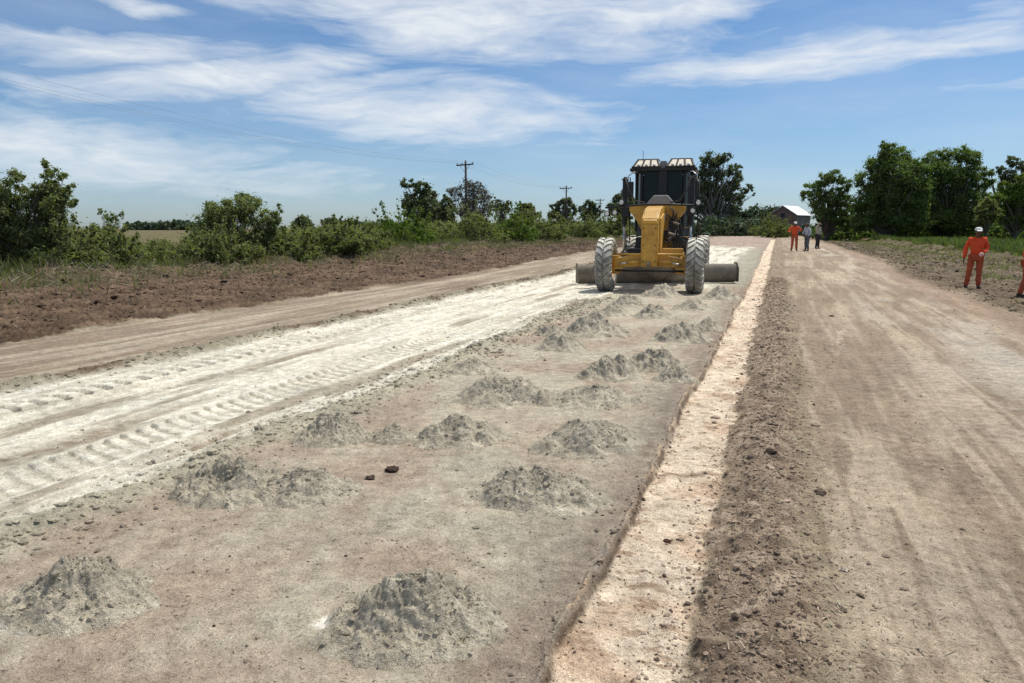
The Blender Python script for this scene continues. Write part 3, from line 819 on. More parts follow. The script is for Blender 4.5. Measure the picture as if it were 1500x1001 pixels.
# ------------------------------------------------------------------ heaps of lime and soil
def heap(xl, xr, yt, yb, label, seed, hollow=0.0, rough=1.0, deep=0.8):
    xc = (xl + xr) / 2
    f = G(xc, yb)
    W = (xr - xl) / F_PX * math.hypot(f.y, 0) * 1.0 / (1.0)
    W = (G(xr, yb) - G(xl, yb)).length / 2
    Dp = W * deep
    dirv = Vector((f.x, f.y, 0)).normalized()
    c = f + dirv * Dp
    sp = c.y * 1.0
    # top of the heap by the sight line at the heap's middle
    dy = 500.5 - (yt + 0.0)
    zz = (-SP * F_PX + CP * dy) / (CP * F_PX + SP * dy)
    Ht = max(0.06, H_CAM + zz * c.y) * 1.0
    Ht = min(Ht * 1.0, W * 0.60)
    dist = c.length
    nr = int(np.clip(95 - dist * 3.6, 30, 90)); nt = int(np.clip(250 - dist * 9, 80, 240))
    r = np.linspace(0, 1, nr) ** 0.9; t = np.linspace(0, 2 * PI, nt, endpoint=False)
    Rr, T = np.meshgrid(r[1:], t, indexing='ij')
    ir = 1 + 0.22 * pn(np.cos(T) * 1.1 + seed, np.sin(T) * 1.1, seed) + 0.10 * pn(np.cos(T) * 4 + seed, np.sin(T) * 4, seed + 1)
    x = (Rr * np.cos(T) * ir * W * 1.18).ravel(); y = (Rr * np.sin(T) * ir * Dp * 1.18).ravel(); rr = Rr.ravel()
    x = np.append(x, 0); y = np.append(y, 0); rr = np.append(rr, 0)
    ax = x / W + seed * 3.7; ay = y / W + seed * 1.3
    pk = np.clip(1 - rr, 0, 1)
    # several tipped lumps rather than one cone
    h = 0
    rs = np.random.default_rng(seed)
    for k in range(5):
        ox, oy = rs.uniform(-0.42, 0.42) * W, rs.uniform(-0.35, 0.35) * Dp
        q = np.sqrt(((x - ox) / (W * rs.uniform(0.42, 0.68))) ** 2 + ((y - oy) / (Dp * rs.uniform(0.45, 0.7))) ** 2)
        h = np.maximum(h, rs.uniform(0.6, 1.0) * np.clip(1 - q, 0, 1) ** 0.85)
    h = 0.55 * h + 0.55 * np.minimum(1, pk * 1.25) ** 0.85
    if hollow: h = h * (1 - hollow * np.exp(-((x / W + 0.1) ** 2 + (y / Dp + 0.25) ** 2) / 0.07))
    c1, v1 = cell(ax * 3.2 + 0.5 * pn(ax * 5, ay * 5, seed), ay * 3.2, seed + 5)
    c2, v2 = cell(ax * 8.5, ay * 8.5, seed + 6)
    c3, v3 = cell(ax * 19, ay * 19, seed + 7)
    rid = 1 - np.abs(fbm(ax * 3.0, ay * 3.0, seed + 8, 5, 0.6)) * 3
    env = np.clip(pk * 5, 0, 1) * np.clip(h * 4, 0.25, 1)
    gul = np.abs(fbm(ax * 2.2 + 0.6 * pn(ax * 3, ay * 3, seed + 20), ay * 2.2 + 0.6 * pn(ax * 3 + 9, ay * 3, seed + 21), seed + 8, 4, 0.55))
    blk = np.clip(0.75 - c1, 0, 1) * (v1 > 0.45) * (0.5 + v1)
    gate = sst(-0.1, 0.35, fbm(ax * 1.6, ay * 1.6, seed + 31, 2))
    ter = fbm(ax * 2.6, ay * 2.6, seed + 33, 3)
    h = h * Ht + env * rough * Ht * (0.09 * (gul * 3 - 0.5) + 0.34 * ter + 0.10 * blk * gate + 0.07 * np.clip(0.6 - c2, 0, 1) * v2 * gate
                                     + 0.045 * fbm(ax * 10, ay * 10, seed + 12, 4, .65) + 0.05 * np.clip(0.5 - c3, 0, 1) * v3)
    # slumped faces: small ledges where the damp soil has broken away
    q = h / Ht * 5 + 1.2 * ter; st_ = np.floor(q) + sst(0.0, 0.55, q - np.floor(q))
    h = h + 0.28 * env * rough * gate * (st_ - q) * Ht / 5
    g = ground_parts(x + c.x, y + c.y, False)
    z = g - 0.012 + h + 0.013 * np.clip(pk * 6, 0, 1)
    V = np.stack([x, y, z - zg(c.x, c.y)], 1)
    i = np.arange(nr - 2)[:, None] * nt; j = np.arange(nt)[None, :]; jn = (j + 1) % nt
    F = np.stack([i + j, i + nt + j, i + nt + jn, i + jn], -1).reshape(-1, 4)
    a = np.arange(nt); tri = np.stack([np.full(nt, len(V) - 1), a, (a + 1) % nt], 1)
    mx = fbm(ax * 4, ay * 4, seed + 9, 4)
    col = np.array([0.432, 0.400, 0.309]) * (1 + 0.30 * mx[:, None])
    edge = sst(0.12, 0.0, pk + 0.10 * mx)
    zc, gc = ground_parts(x + c.x, y + c.y)
    col = col * (1 - edge[:, None] * 0.85) + gc * edge[:, None] * 0.85
    Vt = V; 
    me = bpy.data.meshes.new('lime_heap')
    # crumbs resting on the heap belong to its mesh
    nv0 = len(V)
    nc = int(np.clip(4200 / dist, 80, 1300))
    idx = rs.integers(0, nv0, nc); idx = idx[(pk[idx] > 0.02)]
    V0, F0 = ico(); S = np.clip(rs.lognormal(math.log(W * 0.0085), 0.65, len(idx)), W * 0.004, W * 0.055)
    sc = S[:, None] * rs.uniform(0.7, 1.3, (len(idx), 3))
    P = V0[None] * (1 + rs.uniform(-0.3, 0.3, (len(idx), len(V0), 1))) * sc[:, None, :] + V[idx][:, None, :]
    F3 = (F0[None] + (np.arange(len(idx)) * len(V0))[:, None, None] + nv0).reshape(-1, 3)
    Vall = np.vstack([V, P.reshape(-1, 3)]).astype(np.float32)
    call = np.vstack([col, np.repeat(col[idx] * rs.uniform(0.75, 1.2, (len(idx), 1)), len(V0), axis=0)])
    faces = np.concatenate([F.ravel(), tri.ravel(), F3.ravel()]).astype(np.int32)
    sizes = np.concatenate([np.full(len(F), 4), np.full(len(tri) + len(F3), 3)])
    me.vertices.add(len(Vall)); me.vertices.foreach_set('co', Vall.ravel())
    me.loops.add(len(faces)); me.loops.foreach_set('vertex_index', faces)
    me.polygons.add(len(sizes)); me.polygons.foreach_set('loop_start', (np.cumsum(sizes) - sizes).astype(np.int32))
    me.update(calc_edges=True)
    sm = np.zeros(len(sizes), bool); sm[:len(F) + len(tri)] = True
    me.polygons.foreach_set('use_smooth', sm)
    ca = me.color_attributes.new('soil', 'FLOAT_COLOR', 'POINT')
    cc = np.ones((len(Vall), 4), np.float32); cc[:, :3] = np.clip(call, 0.02, 0.8); ca.data.foreach_set('color', cc.ravel())
    me.materials.append(M['soil'])
    o = link('lime_heap', me, loc=(c.x, c.y, zg(c.x, c.y)))
    tag(o, label, 'soil heap', 'grey lime and soil heaps tipped in rows on the roadbed')


HEAPS = [
    (8, 232, 788, 916, 'large grey heap at the near left corner with white lime spilt at its foot', 1, 0, 1.0),
    (478, 742, 838, 968, 'nearest and biggest grey heap, bottom centre, with a white crumb patch on its left', 2, 0, 1.0),
    (694, 884, 690, 756, 'domed grey heap alone beside the cream strip, next behind the biggest heap', 3, 0, 1.0),
    (252, 425, 675, 741, 'flattened grey heap with a scooped hollow at the edge of the white lane', 4, 0.75, 1.3),
    (365, 524, 688, 743, 'low spread grey heap touching the hollowed heap on its right', 5, 0.2, 1.1),
    (436, 552, 600, 655, 'grey heap with dark lumps on top, at the left end of the third row', 6, 0, 1.1),
    (540, 612, 617, 651, 'small soft heap between two larger ones in the third row', 7, 0, 0.7),
    (606, 745, 609, 656, 'ridged grey heap in the middle of the third row', 8, 0, 1.1),
    (780, 940, 619, 671, 'long low heap at the right end of the third row, near the cream strip', 9, 0, 1.0),
    (664, 812, 553, 598, 'peaked grey heap with one dark clod on its tip, left of the fourth row', 10, 0, 1.0),
    (800, 942, 565, 600, 'long low crumbly heap joined to the peaked heap on its right', 11, 0, 1.1),
    (655, 736, 527, 551, 'small smooth heap near the white lane, left of the fifth row', 12, 0, 0.6),
    (846, 942, 524, 558, 'crumbly heap leaning against a taller lumpy heap on its right', 13, 0, 1.2),
    (912, 1004, 500, 545, 'tall lumpy heap of dark clods in the middle of the right-hand row', 14, 0, 1.3),
    (958, 1022, 541, 562, 'small scatter of clods at the foot of the tall lumpy heap', 15, 0, 1.2),
    (786, 862, 491, 517, 'small rounded heap in front of the paired heaps of the sixth row', 16, 0, 0.9),
    (782, 834, 465, 493, 'narrow upright heap at the left end of the sixth row', 17, 0, 1.1),
    (826, 922, 457, 495, 'broad peaked heap beside the narrow upright heap', 18, 0, 1.0),
    (954, 1040, 474, 503, 'sloping heap of dark lumps close to the cream strip, right of the sixth row', 19, 0, 1.1),
    (1012, 1064, 464, 486, 'small heap at the strip edge just behind the sloping dark heap', 20, 0, 1.0),
    (930, 986, 448, 467, 'low heap straight in front of the grader nose', 21, 0, 1.0),
    (868, 922, 446, 464, 'low heap in front of the grader near front wheel on the white lane side', 22, 0, 0.9),
    (896, 948, 427, 450, 'pointed heap just ahead of the grader axle', 23, 0, 1.0),
    (940, 996, 417, 436, 'dark heap lying in the shade under the grader nose', 24, 0, 1.1),
    (986, 1044, 438, 455, 'low heap in front of the grader wheel beside the strip', 25, 0, 1.0),
    (1030, 1086, 413, 440, 'grey heap at the blade end beside the cream strip', 26, 0, 1.0),
]


def clods():
    def one(px, py, s, label, seed, cat='clod', cl=(0.085, 0.062, 0.046)):
        p = G(px, py); rs = np.random.default_rng(seed)
        bm = bmesh.new(); bmesh.ops.create_icosphere(bm, subdivisions=3, radius=s)
        for v in bm.verts:
            q = v.co.normalized(); k = 1 + 0.5 * float(pn(q.x * 2.3 + seed, q.y * 2.3 + q.z * 1.9, seed)) + 0.25 * float(pn(q.x * 6 + seed, q.y * 6 + q.z * 5, seed + 1))
            v.co = Vector((q.x * s * k * 1.25, q.y * s * k, q.z * s * k * 0.6))
        me = bpy.data.meshes.new('clod'); bm.to_mesh(me); bm.free(); me.materials.append(M['soil'])
        ca = me.color_attributes.new('soil', 'FLOAT_COLOR', 'POINT')
        ca.data.foreach_set('color', np.tile([*cl, 1], len(me.vertices)).astype(np.float32))
        o = link('clod', me, loc=(p.x, p.y, zg(p.x, p.y) + s * 0.25))
        tag(o, label, cat)
    one(575, 688, 0.036, 'dark brown clod with a rough top lying alone behind the hollowed heap', 1)
    one(542, 700, 0.026, 'flatter dark clod in front of the rough dark clod', 2)
    one(1128, 674, 0.034, 'dark lump of earth sitting on the berm crest', 3)
    one(1218, 463, 0.034, 'single black clod out on the dirt road short of the far men', 4)
    one(978, 781, 0.018, 'small reddish stone lying on the cream strip', 5, 'stone', (0.09, 0.045, 0.03))
    one(1236, 838, 0.019, 'pale flat stone at the near edge of the dirt road', 6, 'stone', (0.55, 0.50, 0.40))


# ------------------------------------------------------------------ trees and bushes
def leaf_cloud(C, Rad, per, size, rs, flat=0.7, tint=None, droop=0.0):
    """C (k,3) clump centres, Rad (k) radii: quads spread through each clump"""
    k = len(C); n = k * per
    dirs = rs.normal(0, 1, (n, 3)); dirs /= np.linalg.norm(dirs, axis=1)[:, None]
    rad = np.abs(rs.normal(0, 0.62, n))
    cc = np.repeat(C, per, axis=0); rr = np.repeat(Rad, per)
    P = cc + dirs * (rad * rr)[:, None] * np.array([1, 1, flat])
    nrm = dirs * 0.6 + rs.normal(0, 0.8, (n, 3)); nrm[:, 2] += 0.4
    nrm /= np.linalg.norm(nrm, axis=1)[:, None]
    t = np.cross(nrm, rs.normal(0, 1, (n, 3))); t /= np.linalg.norm(t, axis=1)[:, None] + 1e-9
    b = np.cross(nrm, t)
    s = size * rs.uniform(0.55, 1.35, n)
    t *= s[:, None]; b *= (s * 0.55)[:, None]
    V = np.stack([P - t, P + b, P + t, P - b], 1).reshape(-1, 3)
    F = (np.arange(n) * 4)[:, None] + np.array([0, 1, 2, 3])
    ct = rs.uniform(0, 1, k) if tint is None else tint
    tn = np.clip(np.repeat(ct, per) * 0.65 + rs.uniform(0, 0.4, n), 0, 1)
    c = np.stack([tn, np.repeat(rs.uniform(0, 1, k) ** 3, per), 0 * tn], 1)
    return V, F, np.repeat(c, 4, axis=0)


def limbs(mb, base, tips, rs, r0, fork=0.35, n=6):
    for tpt in tips:
        tpt = Vector(tpt); b = Vector(base)
        s = b.lerp(tpt, 0) + Vector((0, 0, (tpt.z - b.z) * rs.uniform(0.05, fork)))
        mid = s.lerp(tpt, 0.5) + Vector((rs.normal(0, .07), rs.normal(0, .07), rs.uniform(0, .12))) * (tpt - b).length
        ra = r0 * rs.uniform(0.35, 0.6)
        mb.tube([s, s.lerp(mid, 0.5) + Vector((rs.normal(0, .02), rs.normal(0, .02), 0)) * (tpt - b).length, mid, tpt], [ra, ra * 0.8, ra * 0.55, ra * 0.12], n)


def tree(name, label, cat, px, Y, lobes, ybase, mat, barkm, leaf, per, clumps, seed, group=None, depth=1.0, crad=0.34, trunk=0.03, z0=None, flat=0.75, fill=0.5, twigs=0):
    """lobes: (dx px, y px, r px) round masses of the crown measured off the photograph, given depth and real size at distance Y"""
    rs = np.random.default_rng(seed); k = Y / F_PX
    P = at(px, Y); gz = zg(P.x, P.y) if z0 is None else z0
    root = empty(name, (P.x, P.y, gz)); tag(root, label, cat, group)
    C, Rd, tn, tips = [], [], [], []
    for dx, py, r in lobes:
        rm = r * k; c = np.array([dx * k, rs.uniform(-0.5, 0.5) * rm * depth, zat(py, Y) - gz])
        m = max(3, int(1.9 * clumps * (r ** 2) / np.mean([q[2] ** 2 for q in lobes])))
        d = rs.normal(0, 1, (m, 3)); d /= np.linalg.norm(d, axis=1)[:, None]
        rad = rs.uniform(fill, 1.0, m)
        q = c + d * rad[:, None] * rm * np.array([1, depth, 0.9])
        C.append(q); Rd.append(rm * crad * rs.uniform(0.6, 1.3, m))
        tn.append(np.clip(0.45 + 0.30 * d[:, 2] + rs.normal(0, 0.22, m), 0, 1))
        tips.append(c)
        for a in q[:max(2, m // 5)]: tips.append(a)
    C = np.vstack(C); Rd = np.concatenate(Rd); tn = np.concatenate(tn)
    keep = C[:, 2] > Rd * 0.4
    C, Rd, tn = C[keep], Rd[keep], tn[keep]
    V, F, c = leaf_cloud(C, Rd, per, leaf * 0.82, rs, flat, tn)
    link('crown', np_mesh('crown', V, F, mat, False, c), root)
    mb = MB(); top = max(t[2] for t in tips)
    hgt = top * 0.6; r0 = top * trunk
    zt = min(t[2] for t in tips) * 0.9 + 0.1 * top
    mb.tube([(0, 0, -0.1), (0.02 * top, 0, zt * 0.4), (-0.01 * top, 0.01 * top, zt), (0.01 * top, 0, (zt + top) / 2)], [r0 * 1.3, r0, r0 * 0.75, r0 * 0.3], 8)
    limbs(mb, (0, 0, zt * 0.15), tips, rs, r0)
    mb.build('trunk', barkm, root, smooth=True)
    return root


def bush(label, px, Y, w, h, mat, seed, name='bush', group='bushes along the left verge', leaf=0.07, per=70, clumps=70, open_=False, twigs=14):
    """several stems from the ground, an uneven leafy dome, thin shoots sticking out of the top; w, h in metres"""
    rs = np.random.default_rng(seed); P = at(px, Y); gz = zg(P.x, P.y)
    root = empty(name, (P.x, P.y, gz)); tag(root, label, 'bush', group)
    C = []; 
    d = rs.normal(0, 1, (clumps, 3)); d /= np.linalg.norm(d, axis=1)[:, None]; d[:, 2] = np.abs(d[:, 2])
    rad = rs.uniform(0.45, 1.0, clumps)
    hh = h * (0.72 + 0.28 * pn(np.arctan2(d[:, 1], d[:, 0]) * 0.9 + seed, d[:, 2] * 2, seed))
    C = np.stack([d[:, 0] * rad * w / 2, d[:, 1] * rad * w / 2, 0.12 * h + d[:, 2] * rad * hh * 0.85], 1)
    low = rs.uniform(-1, 1, (clumps // 2, 3)); low[:, 2] = rs.uniform(0.03, 0.4, clumps // 2)
    C = np.vstack([C, low * np.array([w * 0.46, w * 0.46, h])])
    Rd = h * 0.13 * rs.uniform(0.6, 1.4, len(C))
    mb = MB(); tC, tR = [], []
    for i in range(twigs):
        a = rs.uniform(0, 2 * PI); e = rs.uniform(0.7, 1.35) if not open_ else rs.uniform(0.5, 1.4)
        dr = Vector((math.cos(a) * math.cos(e), math.sin(a) * math.cos(e), math.sin(e)))
        L0 = h * rs.uniform(0.95, 1.22)
        s = Vector((rs.normal(0, .06) * w, rs.normal(0, .06) * w, 0)); mid = s + dr * L0 * 0.5 + Vector((rs.normal(0, .04), rs.normal(0, .04), 0)) * h
        e_ = s + Vector((dr.x * w * 0.62, dr.y * w * 0.62, dr.z * L0)) * 1.0
        mb.tube([s, mid, e_], [0.022 * h / 2, 0.012 * h / 2, 0.003], 5)
        for t in (0.55, 0.7, 0.82, 0.92, 1.0):
            q = mid.lerp(e_, (t - 0.5) * 2)
            tC.append([q.x + rs.normal(0, .03) * h, q.y + rs.normal(0, .03) * h, q.z]); tR.append(h * 0.045 * rs.uniform(.7, 1.5) * (1.5 - t * 0.5))
    for i in range(10):
        q = C[rs.integers(0, len(C))]; mb.tube([(q[0] * .15, q[1] * .15, -0.05), (q[0] * .5, q[1] * .5, q[2] * .55), tuple(q)], [0.03 * h / 2, 0.02 * h / 2, 0.005], 5)
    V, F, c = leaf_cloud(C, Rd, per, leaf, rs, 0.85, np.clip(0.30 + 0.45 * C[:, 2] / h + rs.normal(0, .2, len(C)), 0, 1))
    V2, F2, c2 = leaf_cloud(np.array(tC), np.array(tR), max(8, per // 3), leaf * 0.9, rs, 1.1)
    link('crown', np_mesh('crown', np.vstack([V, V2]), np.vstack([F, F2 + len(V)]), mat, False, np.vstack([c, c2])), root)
    mb.build('stems', M['bark'], root, smooth=True)
    return root


def thicket(name, label, spots, mat, seed, leaf=0.11, per=60, cat='thicket'):
    """an unbroken tangle: spots of (px, Y, w, h)"""
    rs = np.random.default_rng(seed); C, Rd, tn = [], [], []
    for px, Y, w, h in spots:
        P = at(px, Y); gz = zg(P.x, P.y); m = 26
        d = rs.uniform(-1, 1, (m, 3)); d[:, 2] = rs.uniform(0.05, 1, m)
        sh = np.sqrt(np.clip(1 - (d[:, 0] ** 2 + d[:, 1] ** 2) * 0.45, 0.1, 1))
        q = np.stack([P.x + d[:, 0] * w / 2, P.y + d[:, 1] * w / 2, gz + d[:, 2] * sh * h * 0.92], 1)
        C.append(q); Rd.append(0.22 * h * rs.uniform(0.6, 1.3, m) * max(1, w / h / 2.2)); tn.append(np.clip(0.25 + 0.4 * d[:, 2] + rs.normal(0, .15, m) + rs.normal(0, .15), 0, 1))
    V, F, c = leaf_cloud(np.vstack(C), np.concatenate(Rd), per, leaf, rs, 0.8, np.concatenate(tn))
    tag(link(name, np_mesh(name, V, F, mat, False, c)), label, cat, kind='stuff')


def vegetation():
    # --- left: near shrubs
    tree('shrub_tree', 'tall leafy shrub at the left edge with ragged shoots against the sky', 'shrub', 52, 27,
         [(-50, 275, 26), (-20, 300, 34), (-38, 345, 40), (5, 340, 42), (32, 300, 30), (38, 262, 15), (30, 245, 10), (22, 280, 22), (52, 285, 17), (-8, 268, 15), (-45, 262, 12), (64, 300, 10), (-30, 380, 26), (20, 378, 24), (-75, 320, 40), (-80, 290, 26)],
         400, M['lf_shrub'], M['bark'], 0.055, 130, 20, 5, crad=0.36, trunk=0.014, fill=0.3, flat=0.9)
    tree('shrub_tree', 'wide ragged shrub with thin twigs on top, left of the low thicket', 'shrub', 352, 34,
         [(-42, 330, 24), (-15, 318, 28), (15, 312, 28), (40, 325, 22), (58, 318, 11), (8, 293, 12), (-38, 305, 12), (-10, 300, 12), (30, 300, 10), (66, 306, 7), (-30, 355, 26), (5, 355, 28), (38, 352, 24), (-55, 345, 14)],
         388, M['lf_shrub'], M['bark'], 0.058, 120, 15, 6, crad=0.36, trunk=0.014, fill=0.25, flat=0.9)
    tree('shrub_tree', 'thin airy sapling with sparse leaves between the two ragged shrubs', 'shrub', 170, 31,
         [(0, 318, 11), (-14, 312, 6), (16, 316, 6), (4, 332, 12), (-8, 338, 10)], 390, M['lf_shrub'], M['palebark'], 0.05, 14, 16, 7, crad=0.4, trunk=0.010, fill=0.3)
    B = [
        ('low rounded bush at the foot of the tall left shrub', 112, 26.5, 2.6, 1.85, 'lf_bush'),
        ('squat bush under the thin airy sapling', 168, 28, 2.4, 1.55, 'lf_bush'),
        ('broad dark bush in front of the wide ragged shrub', 330, 31, 3.2, 1.7, 'lf_bush'),
        ('bush with yellowish tips right beside the wide ragged shrub', 428, 34.5, 2.8, 1.6, 'lf_bush'),
        ('loose olive bush left of the burnt hollow in the thicket', 505, 38, 3.0, 1.55, 'lf_bush'),
        ('big domed green bush left of the near power pole', 590, 52, 5.0, 3.0, 'lf_bright'),
        ('dark green bush at the foot of the near power pole', 700, 60, 5.4, 3.3, 'lf_bush'),
        ('bright green bush just right of the near power pole', 748, 66, 5.0, 3.2, 'lf_bright'),
        ('low green bush between the near and middle power poles', 790, 72, 5.2, 3.0, 'lf_bush'),
        ('grey-green bush beside the middle power pole', 848, 88, 6.0, 3.0, 'lf_bush'),
        ('rounded bush between the grader and the middle power pole', 890, 100, 6.0, 3.4, 'lf_bush'),
        ('rounded bush in front of the brick barn', 1128, 120, 6.5, 3.6, 'lf_bush'),
    ]
    for i, (lb, px, Y, w, h, m) in enumerate(B):
        bush(lb, px, Y, w, h, M[m], 40 + i, leaf=0.04 + Y * 0.0009, per=95 if Y < 45 else 60, clumps=90,
             group='bushes along the left verge' if px < 1000 else 'bushes by the brick barn')
    rs = np.random.default_rng(77)
    sp = []
    for px in np.arange(-120, 560, 8):
        Y = float(np.interp(px, [-120, 0, 280, 500, 560], [23.5, 25.6, 31, 38, 42])) + rs.uniform(0, 6); sp.append((px + rs.uniform(-8, 8), Y, rs.uniform(1.3, 2.8), (rs.uniform(0.8, 1.75) if rs.uniform() < .7 else rs.uniform(1.5, 2.0)) * (0.78 if 190 < px < 285 else 1)))
    thicket('thicket', 'low tangled green scrub running along the left verge', sp, M['lf_bush'], 1, 0.055, 105)
    sp = []
    for px in np.arange(440, 930, 7):
        t = (px - 440) / 490.0; Y = 44 + 90 * t ** 1.4 + rs.uniform(0, 14); sp.append((px + rs.uniform(-6, 6), Y, rs.uniform(3, 5), (1.5 + 1.3 * t) * rs.uniform(0.75, 1.2)))
    thicket('thicket', 'denser scrub behind the power poles, reaching to the grader', sp, M['lf_bush'], 2, 0.11, 85)
    sp = []
    for px in list(np.arange(1020, 1128, 4)) + list(np.arange(1186, 1235, 5)):
        Y = 150 + rs.uniform(0, 40); sp.append((px, Y, rs.uniform(6, 9), rs.uniform(2.6, 5.0) - (1.5 if px > 1130 else 0)))
    thicket('thicket', 'dark scrub closing off the far end of the road', sp, M['lf_far'], 3, 0.35, 40)
    sp = []
    for px in np.arange(1220, 1560, 7):
        Y = 97 + rs.uniform(0, 12); sp.append((px, Y, rs.uniform(4.0, 6.5), rs.uniform(2.2, 4.2)))
    thicket('thicket', 'shaded undergrowth beneath the tall trees on the right', sp, M['lf_dense'], 4, 0.22, 40)
    # far woods
    sp = []
    for px in list(np.arange(205, 292, 6)) + list(np.arange(505, 560, 8)) + list(np.arange(560, 940, 6)):
        sp.append((px, 520 + rs.uniform(0, 60), rs.uniform(12, 20), rs.uniform(3.5, 7.5)))
    thicket('far_woods', 'bluish line of distant trees on the horizon at the left', sp, M['lf_far'], 5, 1.2, 40, 'woods')
    sp = []
    for px in np.arange(1060, 1150, 3.4):
        sp.append((px, 235 + rs.uniform(0, 10), 3.0, rs.uniform(5.5, 9.0)))
    thicket('far_woods', 'row of small pointed conifers left of the brick barn', sp, M['lf_far'], 6, 0.5, 45, 'woods')
    # --- far trees, left of the grader
    tree('round_tree', 'small dark round tree on the horizon, left one of a pair', 'tree', 448, 150, [(0, 326, 10), (-6, 330, 8), (7, 330, 7)], 345, M['lf_gum'], M['bark'], 0.28, 60, 26, 8, crad=0.4, trunk=0.03)
    tree('round_tree', 'small dark round tree on the horizon, right one of a pair', 'tree', 490, 150, [(0, 328, 9), (-5, 326, 6), (6, 332, 8), (0, 337, 7)], 345, M['lf_gum'], M['bark'], 0.28, 60, 26, 9, crad=0.4, trunk=0.03)
    tree('gum_tree', 'dark flat-topped gum tree behind the near power pole, left side', 'tree', 622, 150,
         [(-25, 272, 8), (-12, 272, 8), (0, 278, 11), (8, 290, 13), (-15, 295, 15), (10, 305, 17), (-10, 310, 17), (20, 315, 13), (-25, 302, 8), (0, 325, 16)],
         350, M['lf_gum'], M['bark'], 0.30, 60, 18, 10, crad=0.36)
    tree('bare_tree', 'pale half-bare tree with fine branches behind the near power pole', 'tree', 690, 155,
         [(-22, 285, 13), (-5, 276, 13), (10, 280, 14), (20, 292, 13), (0, 295, 14), (-28, 300, 9), (28, 305, 9), (-10, 310, 12), (15, 312, 12)],
         350, leaf_mat('grey_twigs', (0.085, 0.085, 0.065), (0.17, 0.16, 0.13), 0.1), M['palebark'], 0.20, 26, 20, 11, crad=0.42, fill=0.3)
    tree('gum_tree', 'small dark tree between the gum and the half-bare tree', 'tree', 656, 140, [(0, 300, 9), (-6, 310, 10), (6, 312, 10), (0, 322, 12), (-2, 292, 6)], 350, M['lf_gum'], M['bark'], 0.28, 45, 16, 12)
    tree('bare_tree', 'small twiggy bare tree right of the half-bare tree', 'tree', 736, 160, [(-6, 298, 6), (6, 300, 6), (0, 306, 7), (-9, 306, 5), (8, 309, 5)], 345, bpy.data.materials['grey_twigs'], M['bark'], 0.18, 20, 18, 13, crad=0.4)
    tree('round_tree', 'low round green tree left of the middle power pole', 'tree', 770, 150, [(-4, 304, 8), (6, 306, 8), (0, 314, 12), (12, 316, 8), (-12, 318, 9)], 345, M['lf_bush'], M['bark'], 0.26, 50, 16, 14)
    tree('gum_tree', 'uneven dark tree just behind the middle power pole', 'tree', 822, 150, [(8, 296, 8), (0, 302, 9), (-10, 305, 7), (12, 308, 10), (-8, 318, 12), (5, 322, 12)], 345, M['lf_gum'], M['bark'], 0.27, 50, 16, 15)
    tree('round_tree', 'hazy pale tree right of the middle power pole', 'tree', 862, 190, [(0, 304, 10), (-10, 310, 9), (10, 309, 9), (0, 318, 13)], 342, M['lf_far'], M['bark'], 0.34, 50, 16, 16)
    tree('round_tree', 'dark tree half hidden by the grader on its left', 'tree', 908, 170, [(-4, 292, 9), (6, 286, 10), (10, 300, 12), (-8, 306, 12), (4, 316, 14)], 345, M['lf_gum'], M['bark'], 0.32, 50, 18, 17)
    # --- right of the grader
    tree('gum_tree', 'tall open gum tree rising behind the cab of the grader', 'tree', 1040, 175,
         [(-10, 238, 12), (4, 240, 12), (14, 236, 9), (24, 252, 10), (34, 246, 6), (-14, 256, 12), (2, 260, 12), (36, 262, 9), (28, 272, 11), (-20, 275, 14), (-2, 280, 15), (18, 285, 14),
          (50, 278, 7), (58, 287, 3.5), (-30, 262, 10), (-34, 285, 13), (38, 292, 10), (-20, 300, 16), (6, 305, 17), (28, 308, 12), (-40, 308, 12), (44, 282, 6)],
         345, M['lf_gum'], M['palebark'], 0.24, 80, 18, 18, crad=0.38, fill=0.4, trunk=0.02)
    tree('round_tree', 'light green airy tree between the barn and the dark trees', 'tree', 1205, 95,
         [(-20, 278, 14), (-8, 266, 12), (8, 262, 12), (18, 274, 13), (-30, 288, 9), (-16, 296, 13), (4, 290, 16), (22, 296, 14), (-8, 315, 14), (14, 318, 16), (30, 310, 12), (26, 330, 11)],
         345, M['lf_dense'], M['bark'], 0.13, 90, 17, 19, crad=0.38)
    tree('broad_tree', 'huge dark rounded tree, taller of the two joined crowns on the right', 'tree', 1292, 92,
         [(-4, 228, 16), (12, 232, 16), (-20, 246, 16), (26, 246, 16), (0, 258, 26), (-30, 268, 18), (30, 272, 20), (-14, 288, 24), (16, 294, 26), (-36, 296, 18), (-30, 318, 20), (10, 318, 26), (38, 305, 20), (40, 325, 18), (44, 280, 16), (42, 252, 13), (-42, 328, 14), (-8, 218, 9)],
         340, M['lf_dense'], M['bark'], 0.15, 110, 22, 20, crad=0.42, fill=0.5)
    tree('broad_tree', 'huge dark broad tree joined to the taller one, with a wide flat top', 'tree', 1378, 95,
         [(-14, 236, 16), (8, 232, 15), (26, 238, 15), (-34, 246, 14), (38, 256, 14), (-10, 262, 24), (20, 266, 24), (-34, 275, 18), (42, 278, 14), (0, 292, 26), (30, 300, 22), (-30, 304, 22), (8, 320, 24), (-16, 325, 22), (-44, 290, 18), (-44, 318, 18), (40, 322, 20), (52, 305, 16), (50, 265, 12), (-44, 256, 13)],
         340, M['lf_dense'], M['bark'], 0.15, 110, 22, 21, crad=0.42, fill=0.5)
    tree('gum_tree', 'dark feathery tree with spreading arms at the right edge', 'tree', 1470, 105,
         [(-5, 240, 9), (8, 246, 10), (-22, 252, 7), (-34, 256, 5), (22, 252, 9), (38, 258, 9), (-8, 262, 12), (15, 268, 14), (35, 275, 14), (0, 285, 15), (55, 266, 12)],
         340, M['lf_gum'], M['bark'], 0.16, 80, 16, 22, crad=0.38)
